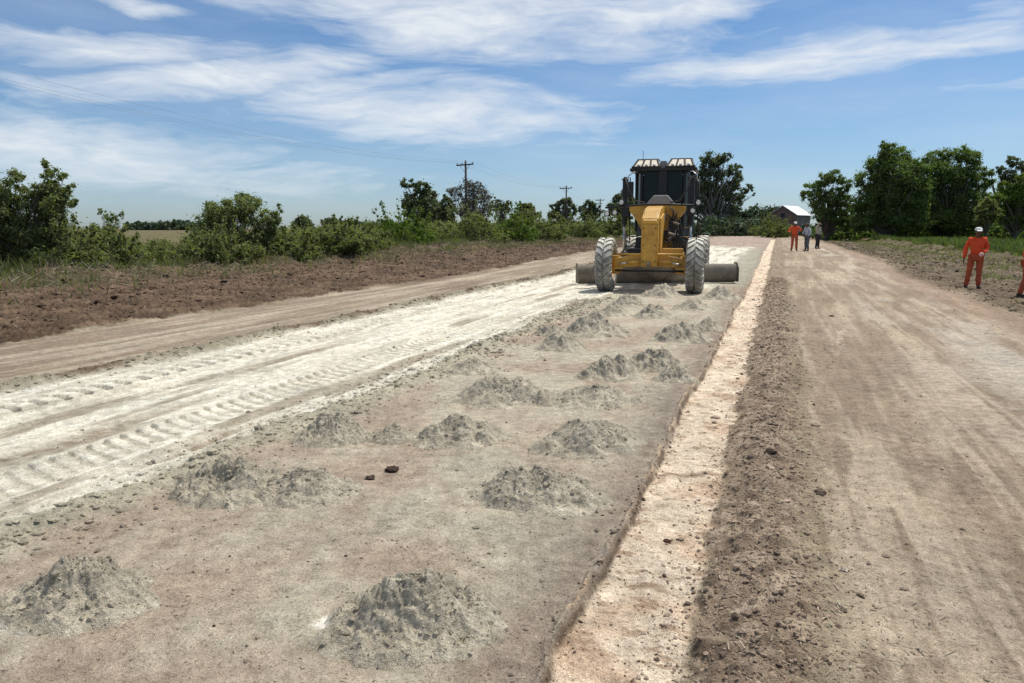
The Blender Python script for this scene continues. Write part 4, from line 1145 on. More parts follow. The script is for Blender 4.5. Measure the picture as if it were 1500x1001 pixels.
    tree('round_tree', 'bright yellow-green tree in front of the feathery tree at the right edge', 'tree', 1478, 84,
         [(-20, 276, 12), (0, 270, 14), (18, 275, 14), (-30, 296, 14), (-8, 292, 17), (18, 298, 18), (-34, 314, 12), (-10, 316, 16), (14, 320, 16), (38, 300, 18), (42, 278, 12)],
         340, M['lf_bright'], M['bark'], 0.13, 90, 18, 23, crad=0.4)
    tree('round_tree', 'small green tree at the foot of the joined dark trees, right side', 'tree', 1436, 80,
         [(0, 300, 10), (-8, 310, 10), (8, 312, 12), (0, 322, 12)], 340, M['lf_bush'], M['bark'], 0.15, 55, 16, 24, crad=0.36)
    # the trunkless wall of leaves continues past the frame
    tree('broad_tree', 'tree just outside the right edge of the view', 'tree', 1580, 95,
         [(0, 250, 30), (-20, 280, 28), (20, 285, 28), (0, 310, 30)], 340, M['lf_dense'], M['bark'], 0.22, 60, 22, 25)


# ------------------------------------------------------------------ power line
def power_line():
    tops = []
    for i, (px, Y, hy, lab) in enumerate([
            (-110, 30, None, 'wooden power pole out of view on the left that carries the wires on'),
            (684, 81, 239, 'tall wooden power pole with a crossarm rising from the near thicket'),
            (828, 125, 274, 'middle wooden power pole with a slanting prop beside it'),
            (877, 180, 292, 'farthest wooden power pole, short in the view beside the grader')]):
        P = at(px, Y); gz = zg(P.x, P.y); top = (8.7 if hy is None else zat(hy, Y)) - gz
        root = empty('power_pole', (P.x, P.y, gz), -TH - R(24 if i else 10)); tag(root, lab, 'power pole', 'power poles along the left side')
        MB().tube([(0, 0, -0.3), (0.03, 0, top * 0.5), (-0.05 if i == 1 else 0, 0, top)], [0.17, 0.14, 0.10], 12).build('pole', M['wood'], root, smooth=True)
        aw = 1.3
        MB().box((0, -0.14, top - 0.45), (aw * 2, 0.11, 0.13)).build('crossarm', M['wood'], root, bevel=0.01)
        for s in (-1, 1):
            MB().tube([(s * 0.08, -0.15, top - 1.15), (s * 0.75, -0.15, top - 0.5)], 0.025, 6).build('brace', M['wire'], root)
        for x in (-aw + 0.1, -0.45, aw - 0.1):
            MB().lathe([(0.0, 0.02), (0.0, 0.05), (0.06, 0.07), (0.1, 0.04), (0.16, 0.06), (0.2, 0.02)], (x, -0.14, top - 0.385), 10, 'z', closed=False).build('insulator', M['insul'], root)
        if i == 2:
            MB().tube([(-2.6, 0.3, -0.2), (-0.12, 0.1, top * 0.62)], [0.14, 0.11], 10).build('prop', M['wood'], root, smooth=True)
        if i == 3:
            MB().box((0, -0.14, top - 1.25), (1.6, 0.11, 0.13)).build('crossarm', M['wood'], root, bevel=0.01)
        mt = Matrix.Translation((P.x, P.y, gz)) @ Matrix.Rotation(-TH - R(24 if i else 10), 4, 'Z')
        tops.append([mt @ Vector((x, -0.14, top - 0.17)) for x in (-aw + 0.1, -0.45, aw - 0.1)])
    for w, nm in enumerate(('outermost wire of the power line, on the field side', 'middle wire of the power line', 'wire of the power line nearest the road')):
        mb = MB()
        for a, b in zip(tops, tops[1:]):
            p0, p1 = a[w], b[w]; L0 = (p1 - p0).length; pts = []
            for k in range(15):
                t = k / 14; q = p0.lerp(p1, t); q.z -= 4 * 0.018 * L0 * t * (1 - t); pts.append(q)
            mb.tube(pts, 0.006, 5)
        tag(mb.build('power_wire', M['wire']), nm, 'wire', 'wires of the power line')


# ------------------------------------------------------------------ barn
def barn():
    Y = 165; P = at(1141, Y); gz = zg(P.x, P.y)
    root = empty('barn', (P.x, P.y, gz), R(50)); tag(root, 'brick barn with a bright white sheet roof at the end of the road', 'barn')
    w, l, e, r = 3.0, 9.0, 3.6, 6.4         # half width, length, eave, ridge
    e = 4.5; r = 6.4
    prof = [(-w, 0), (w, 0), (w, e), (0, r), (-w, e)]
    # gable faces -x, long side faces -y
    mb = MB(); mb.prism(prof, 0, l, 'x'); mb.build('wall', M['brick'], root)
    ro = 0.35
    def sl(s): return [(0, r + 0.06), (s * (w + ro), e - ro * (r - e) / w + 0.06), (s * (w + ro), e - ro * (r - e) / w + 0.14), (0, r + 0.14)]
    for s in (-1, 1):
        MB().prism(sl(s), -0.35, l + 0.35, 'x').build('roof', M['roof'], root)
    MB().box((4.0, -w - 0.04, 1.3), (2.6, 0.06, 2.6)).build('door', M['grey'], root)
    for x in (6.2, 8.0):
        MB().box((x, -w - 0.04, 2.0), (1.0, 0.06, 0.9)).build('window', M['glass'], root)
    MB().box((-0.04, 0, 4.4), (0.06, 0.9, 0.8)).build('vent', M['black'], root)


# ------------------------------------------------------------------ motor grader
def tyre_mesh(Rt, w):
    """carcass plus heavy chevron lugs"""
    mb = MB(); h = w / 2; rr = Rt - 0.055
    mb.lathe([(-h * 0.75, 0.36), (-h * 0.98, 0.44), (-h * 1.02, 0.55), (-h * 0.92, rr - 0.02), (-h * 0.6, rr), (h * 0.6, rr), (h * 0.92, rr - 0.02), (h * 1.02, 0.55), (h * 0.98, 0.44), (h * 0.75, 0.36)], (0, 0, 0), 48)
    n = 22
    for k in range(n):
        for s in (-1, 1):
            a0 = 2 * PI * (k + (0.5 if s > 0 else 0)) / n
            wd = 2 * PI / n * 0.30
            # lug runs from near the centre line out over the shoulder, swept backwards
            st = [(0.02, 0.0, Rt), (h * 0.45, 0.30, Rt), (h * 0.88, 0.52, Rt - 0.015), (h * 1.06, 0.58, Rt - 0.11)]
            rows = []
            for x, sw, ro in st:
                am = a0 + sw * 2 * PI / n * 1.3
                row = []
                for aa, ra in ((am - wd, ro), (am + wd, ro), (am + wd * 1.25, ro - 0.075), (am - wd * 1.25, ro - 0.075)):
                    row.append(mb.bm.verts.new((s * x, ra * math.sin(aa), ra * math.cos(aa))))
                rows.append(row)
            for p, q in zip(rows, rows[1:]):
                for i in range(4):
                    mb.bm.faces.new((p[i], p[(i + 1) % 4], q[(i + 1) % 4], q[i]))
            mb.bm.faces.new(rows[0]); mb.bm.faces.new(list(reversed(rows[-1])))
    return mb.mesh('tyre', M['rubber'])


def rim_mesh(w):
    mb = MB(); h = w / 2
    mb.lathe([(-h * 0.72, 0.375), (-h * 0.78, 0.345), (-h * 0.5, 0.32), (-h * 0.3, 0.30), (-h * 0.25, 0.14), (-h * 0.6, 0.13), (-h * 0.62, 0.0001), (h * 0.3, 0.0001), (h * 0.3, 0.16), (h * 0.6, 0.16), (h * 0.6, 0.32), (h * 0.78, 0.345), (h * 0.72, 0.375)], (0, 0, 0), 32, closed=True)
    for k in range(8):
        a = 2 * PI * k / 8
        for s in (-1,):
            mb.tube([(s * h * 0.3, 0.22 * math.cos(a), 0.22 * math.sin(a)), (s * h * 0.42, 0.22 * math.cos(a), 0.22 * math.sin(a))], 0.018, 6)
    return mb.mesh('rim', M['yellow'])


def grader():
    rot = -R(16.0)
    root = empty('motor_grader', (3.62, 19.45, 0.0), rot)
    tag(root, 'yellow motor grader with lime-dusted tyres driving towards the heaps', 'grader')
    Y_, K, Gy, S = M['yellow'], M['black'], M['grey'], M['steel']
    tm, rm = tyre_mesh(0.71, 0.42), rim_mesh(0.42)

    def wheel(x, y, lean=0.0, name='wheel', steer=0.0):
        w = link(name, rm, root, (x, y, 0.70)); w.rotation_euler = (0, lean, steer)
        if x > 0: w.rotation_euler = (0, lean, PI + steer)
        t = link('tyre', tm, w); t.rotation_euler = (RNG.uniform(0, 1), 0, 0)
        return w
    wheel(-1.15, 0, 0.0, 'front_wheel'); wheel(1.15, 0, 0.0, 'front_wheel')
    for y in (5.35, 6.9):
        wheel(-1.12, y, 0, 'rear_wheel'); wheel(1.12, y, 0, 'rear_wheel')
    # front axle
    ax = MB()
    ax.prism([(-0.92, 0.62), (-0.25, 0.66), (0.25, 0.66), (0.92, 0.62), (0.92, 0.86), (0.3, 0.98), (-0.3, 0.98), (-0.92, 0.86)], -0.17, 0.17, 'y')
    for s in (-1, 1):
        ax.box((s * 0.90, 0, 0.70), (0.16, 0.24, 0.48)); ax.tube([(s * 0.9, 0, 0.70), (s * 1.1, 0, 0.70)], 0.1, 14)
        ax.box((s * 0.80, -0.2, 0.58), (0.22, 0.12, 0.14))
    ax.build('front_axle', Y_, root, bevel=0.015)
    MB().tube([(-0.84, -0.24, 0.98), (0.84, -0.24, 0.98)], 0.032, 10).build('lean_bar', Y_, root, smooth=True)
    MB().tube([(-0.88, -0.30, 0.56), (0.88, -0.30, 0.56)], 0.028, 10).build('tie_rod', K, root, smooth=True)
    for s in (-1, 1):
        MB().tube([(s * 0.20, -0.26, 0.80), (s * 0.55, -0.26, 0.76)], 0.045, 12).build('steering_cylinder', Y_, root, smooth=True)
        MB().tube([(s * 0.55, -0.26, 0.76), (s * 0.82, -0.26, 0.72)], 0.022, 10).build('steering_rod', M['chrome'], root, smooth=True)
    MB().box((0.56, 0.1, 1.06), (0.52, 0.26, 0.14)).box((0.72, 0.1, 0.95), (0.08, 0.2, 0.1)).build('axle_step', Y_, root, bevel=0.012)
    MB().box((-0.42, 0.35, 1.05), (0.40, 0.5, 0.14)).build('counter_plate', K, root, bevel=0.02)
    # nose and main frame
    fr = MB()
    fr.prism([(-0.36, 0.66), (0.20, 0.66), (0.32, 1.10), (0.62, 1.72), (1.1, 1.88), (3.3, 1.90), (3.3, 2.24), (1.0, 2.24), (0.30, 2.16), (-0.10, 2.02), (-0.36, 1.90)], -0.215, 0.215, 'x')
    fr.build('main_frame', Y_, root, bevel=0.025)
    MB().box((0.0, -0.385, 1.22), (0.36, 0.045, 1.06)).build('nose_plate', Y_, root, bevel=0.012)
    MB().hexa([(-0.20, -0.40, 1.755), (0.20, -0.40, 1.755), (0.20, 0.0, 2.04), (-0.20, 0.0, 2.04)], [(-0.17, -0.42, 1.84), (0.17, -0.42, 1.84), (0.17, -0.02, 2.10), (-0.17, -0.02, 2.10)]).build('nose_cap', Y_, root, bevel=0.01)
    MB().prism([(-0.1, 1.0), (0.3, 1.0), (0.9, 1.75), (0.9, 2.05), (-0.1, 1.9)], 0.217, 0.26, 'x').build('side_plate', Y_, root, bevel=0.01)
    for zz in (0.95, 1.25, 1.55):
        pass
    for x_ in (-0.15, 0.15):
        for z_ in (0.80, 1.22, 1.64):
            MB().tube([(x_, -0.405, z_), (x_, -0.425, z_)], 0.018, 6).build('bolt', K, root)
    MB().lathe([(-0.03, 0.04), (-0.03, 0.075), (0.03, 0.075), (0.03, 0.04)], (0.0, -0.44, 0.72), 16, 'x').build('tow_eye', S, root)
    for k in range(4):
        MB().tube([(0.235, 0.1 + 0.02 * k, 1.0 + 0.11 * k), (0.245, 0.9, 1.80 + 0.05 * k), (0.25, 2.4, 1.96 + 0.06 * k), (0.25, 3.2, 1.98 + .05 * k)], 0.016, 7).build('hydraulic_line', M['hose'], root, smooth=True)
    # saddle with wings that carry the blade lift cylinders
    sd = MB()
    sd.prism([(-0.78, 2.14), (-0.76, 2.28), (-0.42, 2.32), (0.42, 2.32), (0.76, 2.28), (0.78, 2.14), (0.56, 1.86), (0.42, 1.60), (-0.42, 1.60), (-0.56, 1.86)], 1.55, 1.85, 'y')
    sd.build('lift_saddle', Y_, root, bevel=0.02)
    for s in (-1, 1):
        MB().tube([(s * 0.92, 1.70, 1.75), (s * 0.92, 1.70, 3.02)], 0.075, 16).tube([(s * 0.92, 1.70, 3.02), (s * 0.92, 1.70, 3.08)], 0.055, 12).build('lift_cylinder', K, root, smooth=False, bevel=0.008)
        MB().tube([(s * 0.92, 1.70, 0.95), (s * 0.92, 1.70, 1.75)], 0.038, 12).build('lift_rod', M['chrome'], root, smooth=True)
        MB().box((s * 0.90, 1.70, 2.1), (0.22, 0.2, 0.26)).build('trunnion', K, root, bevel=0.01); MB().ball((s * 0.92, 1.70, 0.92), (0.2, 0.2, 0.2)).build('ball_joint', K, root, smooth=True)
        MB().tube([(s * 1.0, 1.62, 3.0), (s * 0.9, 1.5, 3.05), (s * 0.8, 1.5, 2.7), (s * 0.6, 1.55, 2.4), (s * 0.35, 1.6, 2.36)], 0.02, 8).build('hose', M['hose'], root, smooth=True)
    # side shift cylinder
    MB().tube([(0.25, 1.9, 1.7), (0.85, 2.0, 1.15)], 0.06, 12).build('side_shift_cylinder', K, root, smooth=True)
    # hydraulics bundled on the right flank of the frame
    hy = MB()
    rs = random.Random(4)
    for i in range(9):
        z0, x0 = 1.3 + 0.09 * i, 0.33 + 0.03 * (i % 4)
        hy.tube([(x0, 0.4 + 0.1 * i, z0), (x0 + 0.12 * rs.random(), 0.7 + .1 * i, z0 - 0.2 * rs.random()), (x0 + 0.15, 1.1, z0 + 0.1), (x0 + 0.05, 1.5, z0 + 0.2)], 0.02, 7)
    for i in range(5):
        hy.tube([(0.35 + 0.07 * i, 1.5, 1.95), (0.42 + 0.08 * i, 1.3, 1.5 - 0.06 * i), (0.36 + 0.07 * i, 1.6, 1.1), (0.3 + .05 * i, 2.1, 1.0)], 0.018, 7)
    hy.build('hoses', M['hose'], root, smooth=True)
    MB().box((0.48, 1.2, 1.72), (0.26, 0.25, 0.24)).build('valve_block', K, root, bevel=0.012); MB().box((0.62, 1.35, 1.32), (0.2, 0.2, 0.2)).build('valve_block', K, root, bevel=0.012)
    MB().tube([(0.40, 0.55, 1.52), (0.58, 0.55, 1.46)], 0.035, 12).build('pipe_fitting', M['steel'], root, smooth=True); MB().tube([(0.5, 0.8, 1.8), (0.66, 0.85, 1.75)], 0.03, 10).build('pipe_fitting', M['steel'], root, smooth=True)
    # drawbar, circle, blade
    MB().prism([(0.15, 0.72), (2.0, 0.80), (2.0, 0.95), (0.15, 0.92)], -0.11, 0.11, 'x').hexa([(-0.11, 0.8, 0.78), (0.11, 0.8, 0.78), (0.75, 2.3, 0.84), (-0.75, 2.3, 0.84)], [(-0.11, 0.8, 0.93), (0.11, 0.8, 0.93), (0.75, 2.3, 0.97), (-0.75, 2.3, 0.97)]).build('drawbar', Y_, root, bevel=0.012)
    MB().lathe([(0.70, 0.62), (0.82, 0.62), (0.82, 0.80), (0.70, 0.80)], (0, 2.75, 0), 40, 'z').build('circle', Y_, root)
    prof = []
    for k in range(13):
        a = R(-62 + 124 * k / 12); prof.append((0.17 - 0.17 * math.cos(a), 0.30 + 0.31 * math.sin(a) * 0.95))
    back = [(y + 0.03, z) for y, z in reversed(prof)]
    mb = MB(); mb.prism(prof + back, -2.45, 2.45, 'x')
    o = mb.build('blade', S, root); o.location = (0.02, 2.7, 0.03); o.rotation_euler = (0, 0, R(24))
    e = MB().box((0, 0, 0.05), (4.86, 0.03, 0.12)); e2 = e.build('cutting_edge', M['steel'], o); e2.location = (0, 0.16, 0.0)
    for s in (-1, 1):
        MB().prism([(-0.04, 0.02), (0.28, 0.02), (0.28, 0.60), (0.08, 0.60), (-0.04, 0.45)], s * 2.452, s * 2.48, 'x').build('end_bit', S, o)
        MB().box((s * 0.55, 2.95, 0.56), (0.14, 0.3, 0.5)).build('blade_arm', Y_, root, bevel=0.01)
    # light bar across the front of the frame
    MB().tube([(-1.42, 1.35, 2.22), (-0.3, 1.35, 2.30), (0.3, 1.35, 2.30), (1.12, 1.35, 2.26)], 0.028, 8).build('lamp_bar', K, root, smooth=True)
    for x, z in ((-1.36, 2.05), (-1.14, 2.08), (0.98, 2.12), (1.12, 2.34), (-0.96, 2.36)):
        h = MB().box((x, 1.33, z), (0.15, 0.14, 0.15)).build('headlamp', K, root, bevel=0.015)
        MB().lathe([(1.235, 0.0001), (1.235, 0.052), (1.258, 0.060), (1.258, 0.0001)], (x, 0, z), 16, 'y').build('lens', M['lens'], h)
    # cab
    cy0, cy1 = 3.25, 4.75; zf, zt = 1.55, 3.33; hw = 0.82
    cb = MB()
    fl = [(-0.62, cy0), (0.62, cy0), (hw, cy0 + 0.45), (hw, cy1), (-hw, cy1), (-hw, cy0 + 0.45)]
    cb.prism(fl, zf - 0.15, zf + 0.12, 'z')
    posts = [(-0.62, cy0), (0.62, cy0), (hw, cy0 + 0.45), (hw, cy1 - 0.04), (-hw, cy1 - 0.04), (-hw, cy0 + 0.45)]
    for x, y in posts: cb.tube([(x, y, zf), (x * 1.02, y, zt)], 0.05, 6)
    cb.box((0, cy0 - 0.01, (zf + zt) / 2 + 0.1), (0.10, 0.07, zt - zf - 0.2))
    cb.build('cab', K, root, bevel=0.01)
    MB().prism([(-0.30, zf + 0.1), (0.30, zf + 0.1), (0.18, zf + 0.95), (-0.18, zf + 0.95)], cy0 + 0.35, cy0 + 0.65, 'y').build('console', Gy, root, bevel=0.03)
    MB().prism([(-0.52, 2.22), (0.52, 2.22), (0.40, 2.36), (0.20, 2.60), (-0.20, 2.60), (-0.40, 2.36)], 2.55, 3.2, 'y').build('front_hood', Gy, root, bevel=0.03)
    MB().prism([(-0.14, 2.62), (0.14, 2.62), (0.12, 3.35), (-0.12, 3.35)], 3.15, 3.2, 'y').build('wiper_panel', K, root, bevel=0.01)
    zc = (zf + 0.12 + zt) / 2; hg = zt - zf - 0.14
    wn = MB(); gl = MB()
    pz = fl + [fl[0]]
    for (x0, y0), (x1, y1) in zip(pz, pz[1:]):
        c = Vector(((x0 + x1) / 2, (y0 + y1) / 2, zc)); L0 = math.hypot(x1 - x0, y1 - y0); an = math.atan2(y1 - y0, x1 - x0)
        MB().box(c, (L0 - 0.10, 0.012, hg), an).build('window', M['glass'], root)
    MB().box((0, 4.35, 2.05), (0.5, 0.5, 0.14)).box((0, 4.58, 2.45), (0.48, 0.12, 0.75)).build('seat', M['seat'], root, bevel=0.04)
    MB().lathe([(0, 0.16), (0.02, 0.175), (0.04, 0.16), (0.02, 0.145)], (0, 3.85, 2.5), 24, 'z').tube([(0, 3.85, 2.5), (0, 3.7, 2.0)], 0.03, 8).build('steering_wheel', K, root)
    # roof with two trapezoid hoods of pale work lamp panels
    MB().prism([(-0.98, cy0 - 0.15), (0.98, cy0 - 0.15), (0.98, cy1 + 0.1), (-0.98, cy1 + 0.1)], zt, zt + 0.10, 'z').build('roof', K, root, bevel=0.03)
    for s in (-1, 1):
        cx = s * 0.50
        lo = [(cx - 0.42, cy0 - 0.14, zt + 0.102), (cx + 0.42, cy0 - 0.14, zt + 0.102), (cx + 0.42, cy0 + 0.9, zt + 0.102), (cx - 0.42, cy0 + 0.9, zt + 0.102)]
        hi = [(cx - 0.30, cy0 + 0.36, zt + 0.37), (cx + 0.30, cy0 + 0.36, zt + 0.37), (cx + 0.30, cy0 + 0.8, zt + 0.37), (cx - 0.30, cy0 + 0.8, zt + 0.37)]
        hd = MB().hexa(lo, hi).build('lamp_hood', M['cream'], root, bevel=0.01)
        rb = MB()
        rb.box((cx, cy0 + 0.60, zt + 0.385), (0.64, 0.46, 0.03))
        for k in (-0.40, -0.13, 0.13, 0.40):
            rb.tube([(cx + k, cy0 - 0.13, zt + 0.12), (cx + k * 0.72, cy0 + 0.35, zt + 0.38)], 0.028, 6)
        rb.box((cx, cy0 - 0.13, zt + 0.125), (0.86, 0.05, 0.04))
        rb.build('hood_ribs', K, hd)
        for k in (-0.27, 0.0, 0.27):
            MB().ball((cx + k * 0.85, cy0 - 0.04, zt + 0.19), (0.10, 0.08, 0.06)).build('work_lamp', M['lens'], hd, smooth=True)
    MB().prism([(-0.12, zt + 0.102), (0.12, zt + 0.102), (0.09, zt + 0.30), (-0.09, zt + 0.30)], cy0 - 0.05, cy0 + 0.3, 'y').build('beacon_box', Gy, root, bevel=0.02)
    MB().tube([(-0.62, cy0 + 0.1, zt + 0.30), (-0.62, cy0 + 0.1, zt + 0.62)], 0.008, 5).build('antenna', K, root)
    # mirrors
    for s in (-1, 1):
        MB().tube([(s * 0.62, cy0 - 0.02, zt - 0.06), (s * 0.86, cy0 - 0.25, zt - 0.03), (s * 1.0, cy0 - 0.3, zt - 0.15), (s * 1.0, cy0 - 0.3, zt - 0.30)], 0.018, 7).build('mirror_arm', M['chrome'], root, smooth=True)
        mi = MB().box((s * 0.93, cy0 - 0.32, zt - 0.55), (0.20, 0.05, 0.48)).build('mirror', K, root, bevel=0.02)
        MB().box((s * 0.93, cy0 - 0.29, zt - 0.55), (0.16, 0.012, 0.42)).build('mirror_glass', M['lens'], mi)
    # handrails and steps
    for s in (-1, 1):
        MB().tube([(s * 1.02, cy0 + 0.5, 1.2), (s * 1.04, cy0 + 0.5, 3.2)], 0.018, 7).build('handrail', K, root, smooth=True)
        st = MB()
        for z in (0.75, 1.1, 1.4): st.box((s * 0.95, cy0 + 0.3, z), (0.3, 0.25, 0.03))
        for yy in (cy0 + 0.17, cy0 + 0.43): st.box((s * 1.09, yy, 1.05), (0.02, 0.03, 0.85))
        st.build('step', K, root)
        # lower rear fascia visible beside the frame
        MB().box((s * 0.55, cy0 + 0.6, 1.1), (0.5, 0.8, 0.55)).build('fuel_tank', K, root, bevel=0.04)
    # engine housing behind the cab
    MB().prism([(cy1 + 0.05, 1.2), (8.2, 1.25), (8.3, 2.15), (8.0, 2.35), (cy1 + 0.05, 2.45)], -0.58, 0.58, 'x').build('engine_hood', Y_, root, bevel=0.04)
    gr = MB()
    for k in range(8): gr.box((0, 8.31, 1.35 + 0.1 * k), (0.9, 0.03, 0.04))
    gr.build('rear_grille', K, root)
    MB().tube([(0.35, 5.6, 2.4), (0.35, 5.6, 3.05), (0.35, 5.75, 3.15)], 0.06, 12).build('exhaust', K, root, smooth=True)
    MB().prism([(4.6, 0.95), (8.4, 0.95), (8.4, 1.25), (4.6, 1.25)], -0.45, 0.45, 'x').build('rear_frame', Y_, root, bevel=0.02)
    for s in (-1, 1):
        MB().prism([(5.0, 0.52), (7.25, 0.52), (7.4, 0.70), (7.25, 0.92), (6.2, 1.0), (5.0, 0.92), (4.85, 0.70)], s * 0.62, s * 0.86, 'x').build('tandem_case', Y_, root, bevel=0.02)
        for yy in (5.35, 6.9):
            MB().tube([(s * 0.84, yy, 0.70), (s * 1.1, yy, 0.70)], 0.12, 14).build('hub', K, root)
    MB().box((0, 8.6, 0.8), (1.6, 0.25, 0.35)).build('rear_bumper', Y_, root, bevel=0.02)
    MB().tube([(1.0, 6.2, 1.0), (1.0, 6.2, 1.72)], 0.03, 8).ball((1.0, 6.2, 1.75), (0.12, 0.12, 0.12)).build('marker_post', K, root)


# ------------------------------------------------------------------ people
def skin_obj(name, verts, edges, radii, mat, parent, root_i=0, sub=2, crease=0.0):
    me = bpy.data.meshes.new(name); me.from_pydata([tuple(v) for v in verts], edges, [])
    o = link(name, me, parent)
    md = o.modifiers.new('Skin', 'SKIN'); md.use_smooth_shade = True
    if not me.skin_vertices: raise RuntimeError('no skin layer')
    for i, r in enumerate(radii):
        sv = me.skin_vertices[0].data[i]; sv.radius = (r, r) if not isinstance(r, tuple) else r
        sv.use_root = (i == root_i)
    s = o.modifiers.new('Sub', 'SUBSURF'); s.levels = sub; s.render_levels = sub
    me.materials.append(mat)
    if crease:
        tx = bpy.data.textures.get('creases') or bpy.data.textures.new('creases', 'CLOUDS'); tx.noise_scale = 0.10; tx.noise_depth = 3
        d = o.modifiers.new('Creases', 'DISPLACE'); d.texture = tx; d.strength = crease; d.mid_level = 0.5; d.texture_coords = 'LOCAL'
    return o


def person(label, pos, face, hgt, top, bottom, pose, cap=None, hairc='hair', vest=None, held=None, cat='person', group=None, stance=0.11, top_over=False):
    """figure built at 1.75 m facing -Y, scaled to hgt; pose: dict of joints"""
    root = empty('person', pos, face); root.scale = (hgt / 1.75,) * 3
    tag(root, label, cat, group)
    J = dict(pel=(0, 0, 0.96), waist=(0, 0, 1.10), chest=(0, -0.01, 1.30), neck=(0, 0, 1.47), head=(0, -0.01, 1.56),
             hipL=(-0.10, 0, 0.91), kneeL=(-stance, -0.02, 0.50), ankL=(-stance - 0.02, 0.02, 0.09), toeL=(-stance - 0.05, -0.15, 0.035),
             hipR=(0.10, 0, 0.91), kneeR=(stance, -0.03, 0.50), ankR=(stance + 0.02, 0.01, 0.09), toeR=(stance + 0.05, -0.16, 0.035),
             shL=(-0.185, 0, 1.42), elL=(-0.25, 0.03, 1.14), wrL=(-0.27, -0.06, 0.88), shR=(0.185, 0, 1.42), elR=(0.25, 0.03, 1.14), wrR=(0.27, -0.06, 0.88))
    J.update(pose); V3 = {k: Vector(v) for k, v in J.items()}
    # the body: one surface from feet to neck, with five-fingered hands
    names = ['pel', 'waist', 'chest', 'neck', 'head', 'hipL', 'kneeL', 'ankL', 'toeL', 'hipR', 'kneeR', 'ankR', 'toeR', 'shL', 'elL', 'wrL', 'shR', 'elR', 'wrR']
    rad = [0.10, 0.095, 0.11, 0.05, 0.055, 0.075, 0.05, 0.035, 0.03, 0.075, 0.05, 0.035, 0.03, 0.05, 0.037, 0.026, 0.05, 0.037, 0.026]
    E = [('pel', 'waist'), ('waist', 'chest'), ('chest', 'neck'), ('neck', 'head'), ('pel', 'hipL'), ('hipL', 'kneeL'), ('kneeL', 'ankL'), ('ankL', 'toeL'),
         ('pel', 'hipR'), ('hipR', 'kneeR'), ('kneeR', 'ankR'), ('ankR', 'toeR'), ('chest', 'shL'), ('shL', 'elL'), ('elL', 'wrL'), ('chest', 'shR'), ('shR', 'elR'), ('elR', 'wrR')]
    verts = [V3[n] for n in names]; idx = {n: i for i, n in enumerate(names)}; edges = [(idx[a], idx[b]) for a, b in E]
    for s in 'LR':
        d = (V3['wr' + s] - V3['el' + s]).normalized()
        side = d.cross(Vector((1, 0, 0.01))).normalized()          # front-back of a hanging hand
        inw = side.cross(d).normalized() * (1 if s == 'L' else -1)
        palm = V3['wr' + s] + d * 0.055
        verts.append(palm); rad.append((0.030, 0.020)); pi = len(verts) - 1; edges.append((idx['wr' + s], pi))
        for k, ln in enumerate((0.070, 0.080, 0.074, 0.058)):
            o_ = side * (0.030 - 0.020 * k)
            p0 = palm + d * 0.045 + o_; p1 = p0 + d * ln * 0.5 + inw * 0.008; p2 = p1 + (d * 0.8 + inw * 0.7).normalized() * ln * 0.5
            b0 = len(verts); verts += [p0, p1, p2]; rad += [0.011, 0.0095, 0.0075]; edges += [(pi, b0), (b0, b0 + 1), (b0 + 1, b0 + 2)]
        t0 = palm + side * 0.045 + d * 0.0; t1 = t0 + (side * 0.5 + d).normalized() * 0.035; t2 = t1 + d * 0.028
        b0 = len(verts); verts += [t0, t1, t2]; rad += [0.013, 0.011, 0.009]; edges += [(pi, b0), (b0, b0 + 1), (b0 + 1, b0 + 2)]
    skin_obj('body', verts, edges, rad, M['skin'], root)
    # head
    hc = V3['head'] + Vector((0, -0.01, 0.075))
    hb = MB(); hb.ball(hc, (0.155, 0.195, 0.235), 24)
    for v in hb.bm.verts:
        q = v.co - hc
        if q.z < 0: v.co.x = hc.x + q.x * (1 + q.z * 1.8); v.co.y += q.z * 0.10
        if q.y < -0.06 and abs(q.x) < 0.025 and -0.045 < q.z < 0.012: v.co.y -= 0.022 * (1 - abs(q.x) / 0.03)
        if q.y < -0.06 and 0.01 < abs(q.x) < 0.05 and 0.0 < q.z < 0.03: v.co.y += 0.008
    for s in (-1, 1):
        hb.ball(hc + Vector((s * 0.080, 0.012, -0.005)), (0.022, 0.04, 0.065), 10)
    hd = hb.build('head', M['skin'], root, smooth=True)
    MB().ball(hc + Vector((-0.032, -0.088, 0.008)), (0.026, 0.016, 0.013), 8).ball(hc + Vector((0.032, -0.088, 0.008)), (0.026, 0.016, 0.013), 8).build('eyes', M['dark'], hd, smooth=True)
    MB().ball(hc + Vector((0, -0.089, -0.058)), (0.05, 0.014, 0.012), 8).build('mouth', M['boot'], hd, smooth=True)
    hr = MB().ball(hc + Vector((0, 0.022, 0.03)), (0.170, 0.180, 0.19), 20); hr.build('hair', M[hairc], hd, smooth=True)
    if cap:
        c = MB(); cc = hc + Vector((0, 0.005, 0.045))
        pr = [(0.0, 0.098), (0.025, 0.098), (0.055, 0.084), (0.078, 0.052), (0.088, 0.0001)]
        c.lathe(pr, cc, 22, 'z', closed=False)
        c.hexa([cc + Vector((-0.07, -0.07, -0.004)), cc + Vector((0.07, -0.07, -0.004)), cc + Vector((0.055, -0.185, -0.03)), cc + Vector((-0.055, -0.185, -0.03))],
               [cc + Vector((-0.07, -0.07, 0.010)), cc + Vector((0.07, -0.07, 0.010)), cc + Vector((0.055, -0.185, -0.020)), cc + Vector((-0.055, -0.185, -0.020))])
        c.build('cap', M[cap], root, smooth=False)
    # clothing
    n = ['pel', 'waist', 'chest', 'neck', 'shL', 'elL', 'wrL', 'shR', 'elR', 'wrR']; i2 = {k: i for i, k in enumerate(n)}
    Vt = [V3[k].copy() for k in n]; Vt[3].z -= 0.02; Vt[0].z = V3['pel'].z - 0.03
